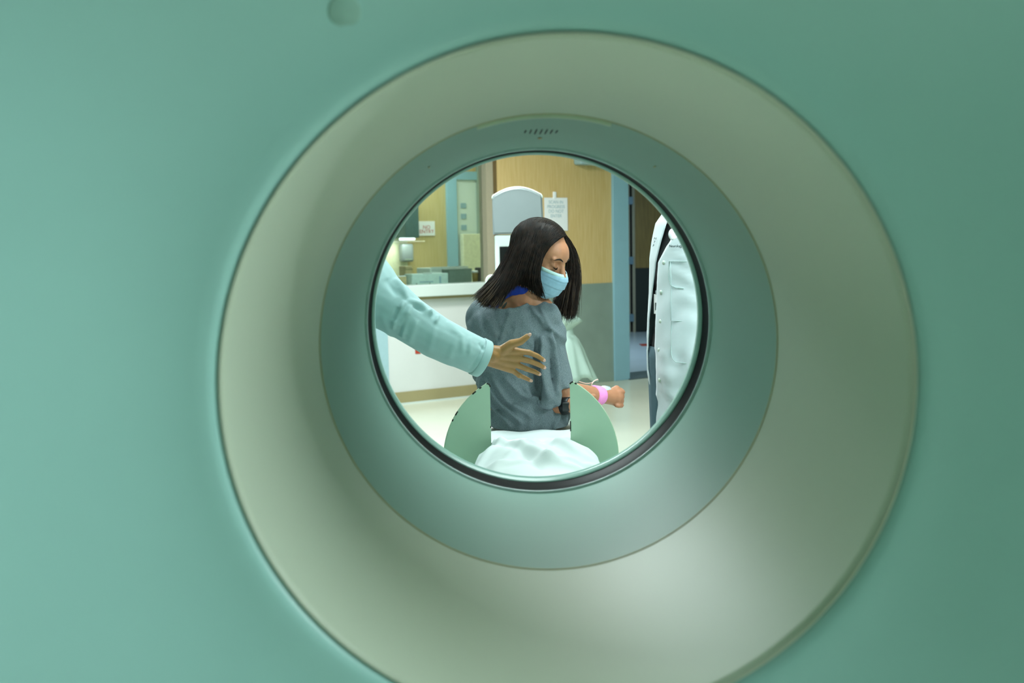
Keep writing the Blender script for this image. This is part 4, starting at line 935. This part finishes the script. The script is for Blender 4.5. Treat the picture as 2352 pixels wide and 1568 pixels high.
tube(bm, crspline([U(a, b_, YM-.04) for a, b_ in hp], 16), .011, 10); tube(bm, [U(1140, 634, YM-.04), (m0+.03, YM+.02, U(1140, 634, YM).z)], .011, 10); tube(bm, [U(1118, 662, YM-.04), (m0+.03, YM+.02, U(1118, 664, YM).z)], .011, 10); bmo('handle', bm, M['plastw'], t, True)

YS = 5.6
t = thing('draped_stand', 'stand under a pale green cloth drape behind the woman\'s shoulder', 'stand', (U(1305, 800, YS).x, YS, 0))
bm = bmesh.new(); x0 = U(1303, 800, YS).x; tube(bm, [(x0, YS, .04), (x0, YS, U(1300, 770, YS).z)], .02, 16); bmo('pole', bm, M['plast'], t, True)
bm = bmesh.new()
for k in range(5): a = 2*PI*k/5; tube(bm, [(x0, YS, .06), (x0+.24*math.cos(a), YS+.24*math.sin(a), .03)], [.02, .012], 10)
bmo('foot', bm, M['plast'], t, True)
# drape: rings widening downwards with pleats
bm = bmesh.new(); NP = 96; R_ = []
pr = [(705, .014), (735, .022), (750, .028), (768, .036), (771, .045), (778, .058), (800, .080), (830, .102), (858, .126), (870, .132)]
for j, (py, r_) in enumerate(pr):
    z_ = U(1300, py, YS).z; row = []
    for k in range(NP):
        a = 2*PI*k/NP; pw = 0 if j < 5 else (j-4)/5
        rr_ = r_*(1+.13*pw*math.sin(7*a+.5)+.06*pw*math.sin(13*a)); dz = -.02*pw*math.sin(3*a+1)
        row.append(bm.verts.new((x0+.0+.022*pw+rr_*math.cos(a), YS+rr_*math.sin(a), z_+dz)))
    R_.append(row)
for j in range(len(pr)-1):
    for k in range(NP): bm.faces.new((R_[j][k], R_[j+1][k], R_[j+1][(k+1) % NP], R_[j][(k+1) % NP]))
bm.faces.new(R_[0]); bmesh.ops.recalc_face_normals(bm, faces=bm.faces)
solid(bmo('drape', bm, M['drape'], t, True), .004, 0)
bm = bmesh.new(); P = [U(1292, 700, YS-.06), U(1316, 722, YS-.09), U(1338, 736, YS-.06), U(1316, 752, YS-.04), U(1296, 762, YS-.05)]
c_ = bm.verts.new(U(1306, 738, YS-.13)); v_ = [bm.verts.new(p) for p in P]
for k in range(len(P)): bm.faces.new((c_, v_[k], v_[(k+1) % len(P)]))
bmesh.ops.subdivide_edges(bm, edges=bm.edges, cuts=2, use_grid_fill=True, smooth=.3); solid(bmo('folded_corner', bm, M['drape'], t, True), .006, 0)
o = bpy.context.view_layer
bpy.context.view_layer.update()
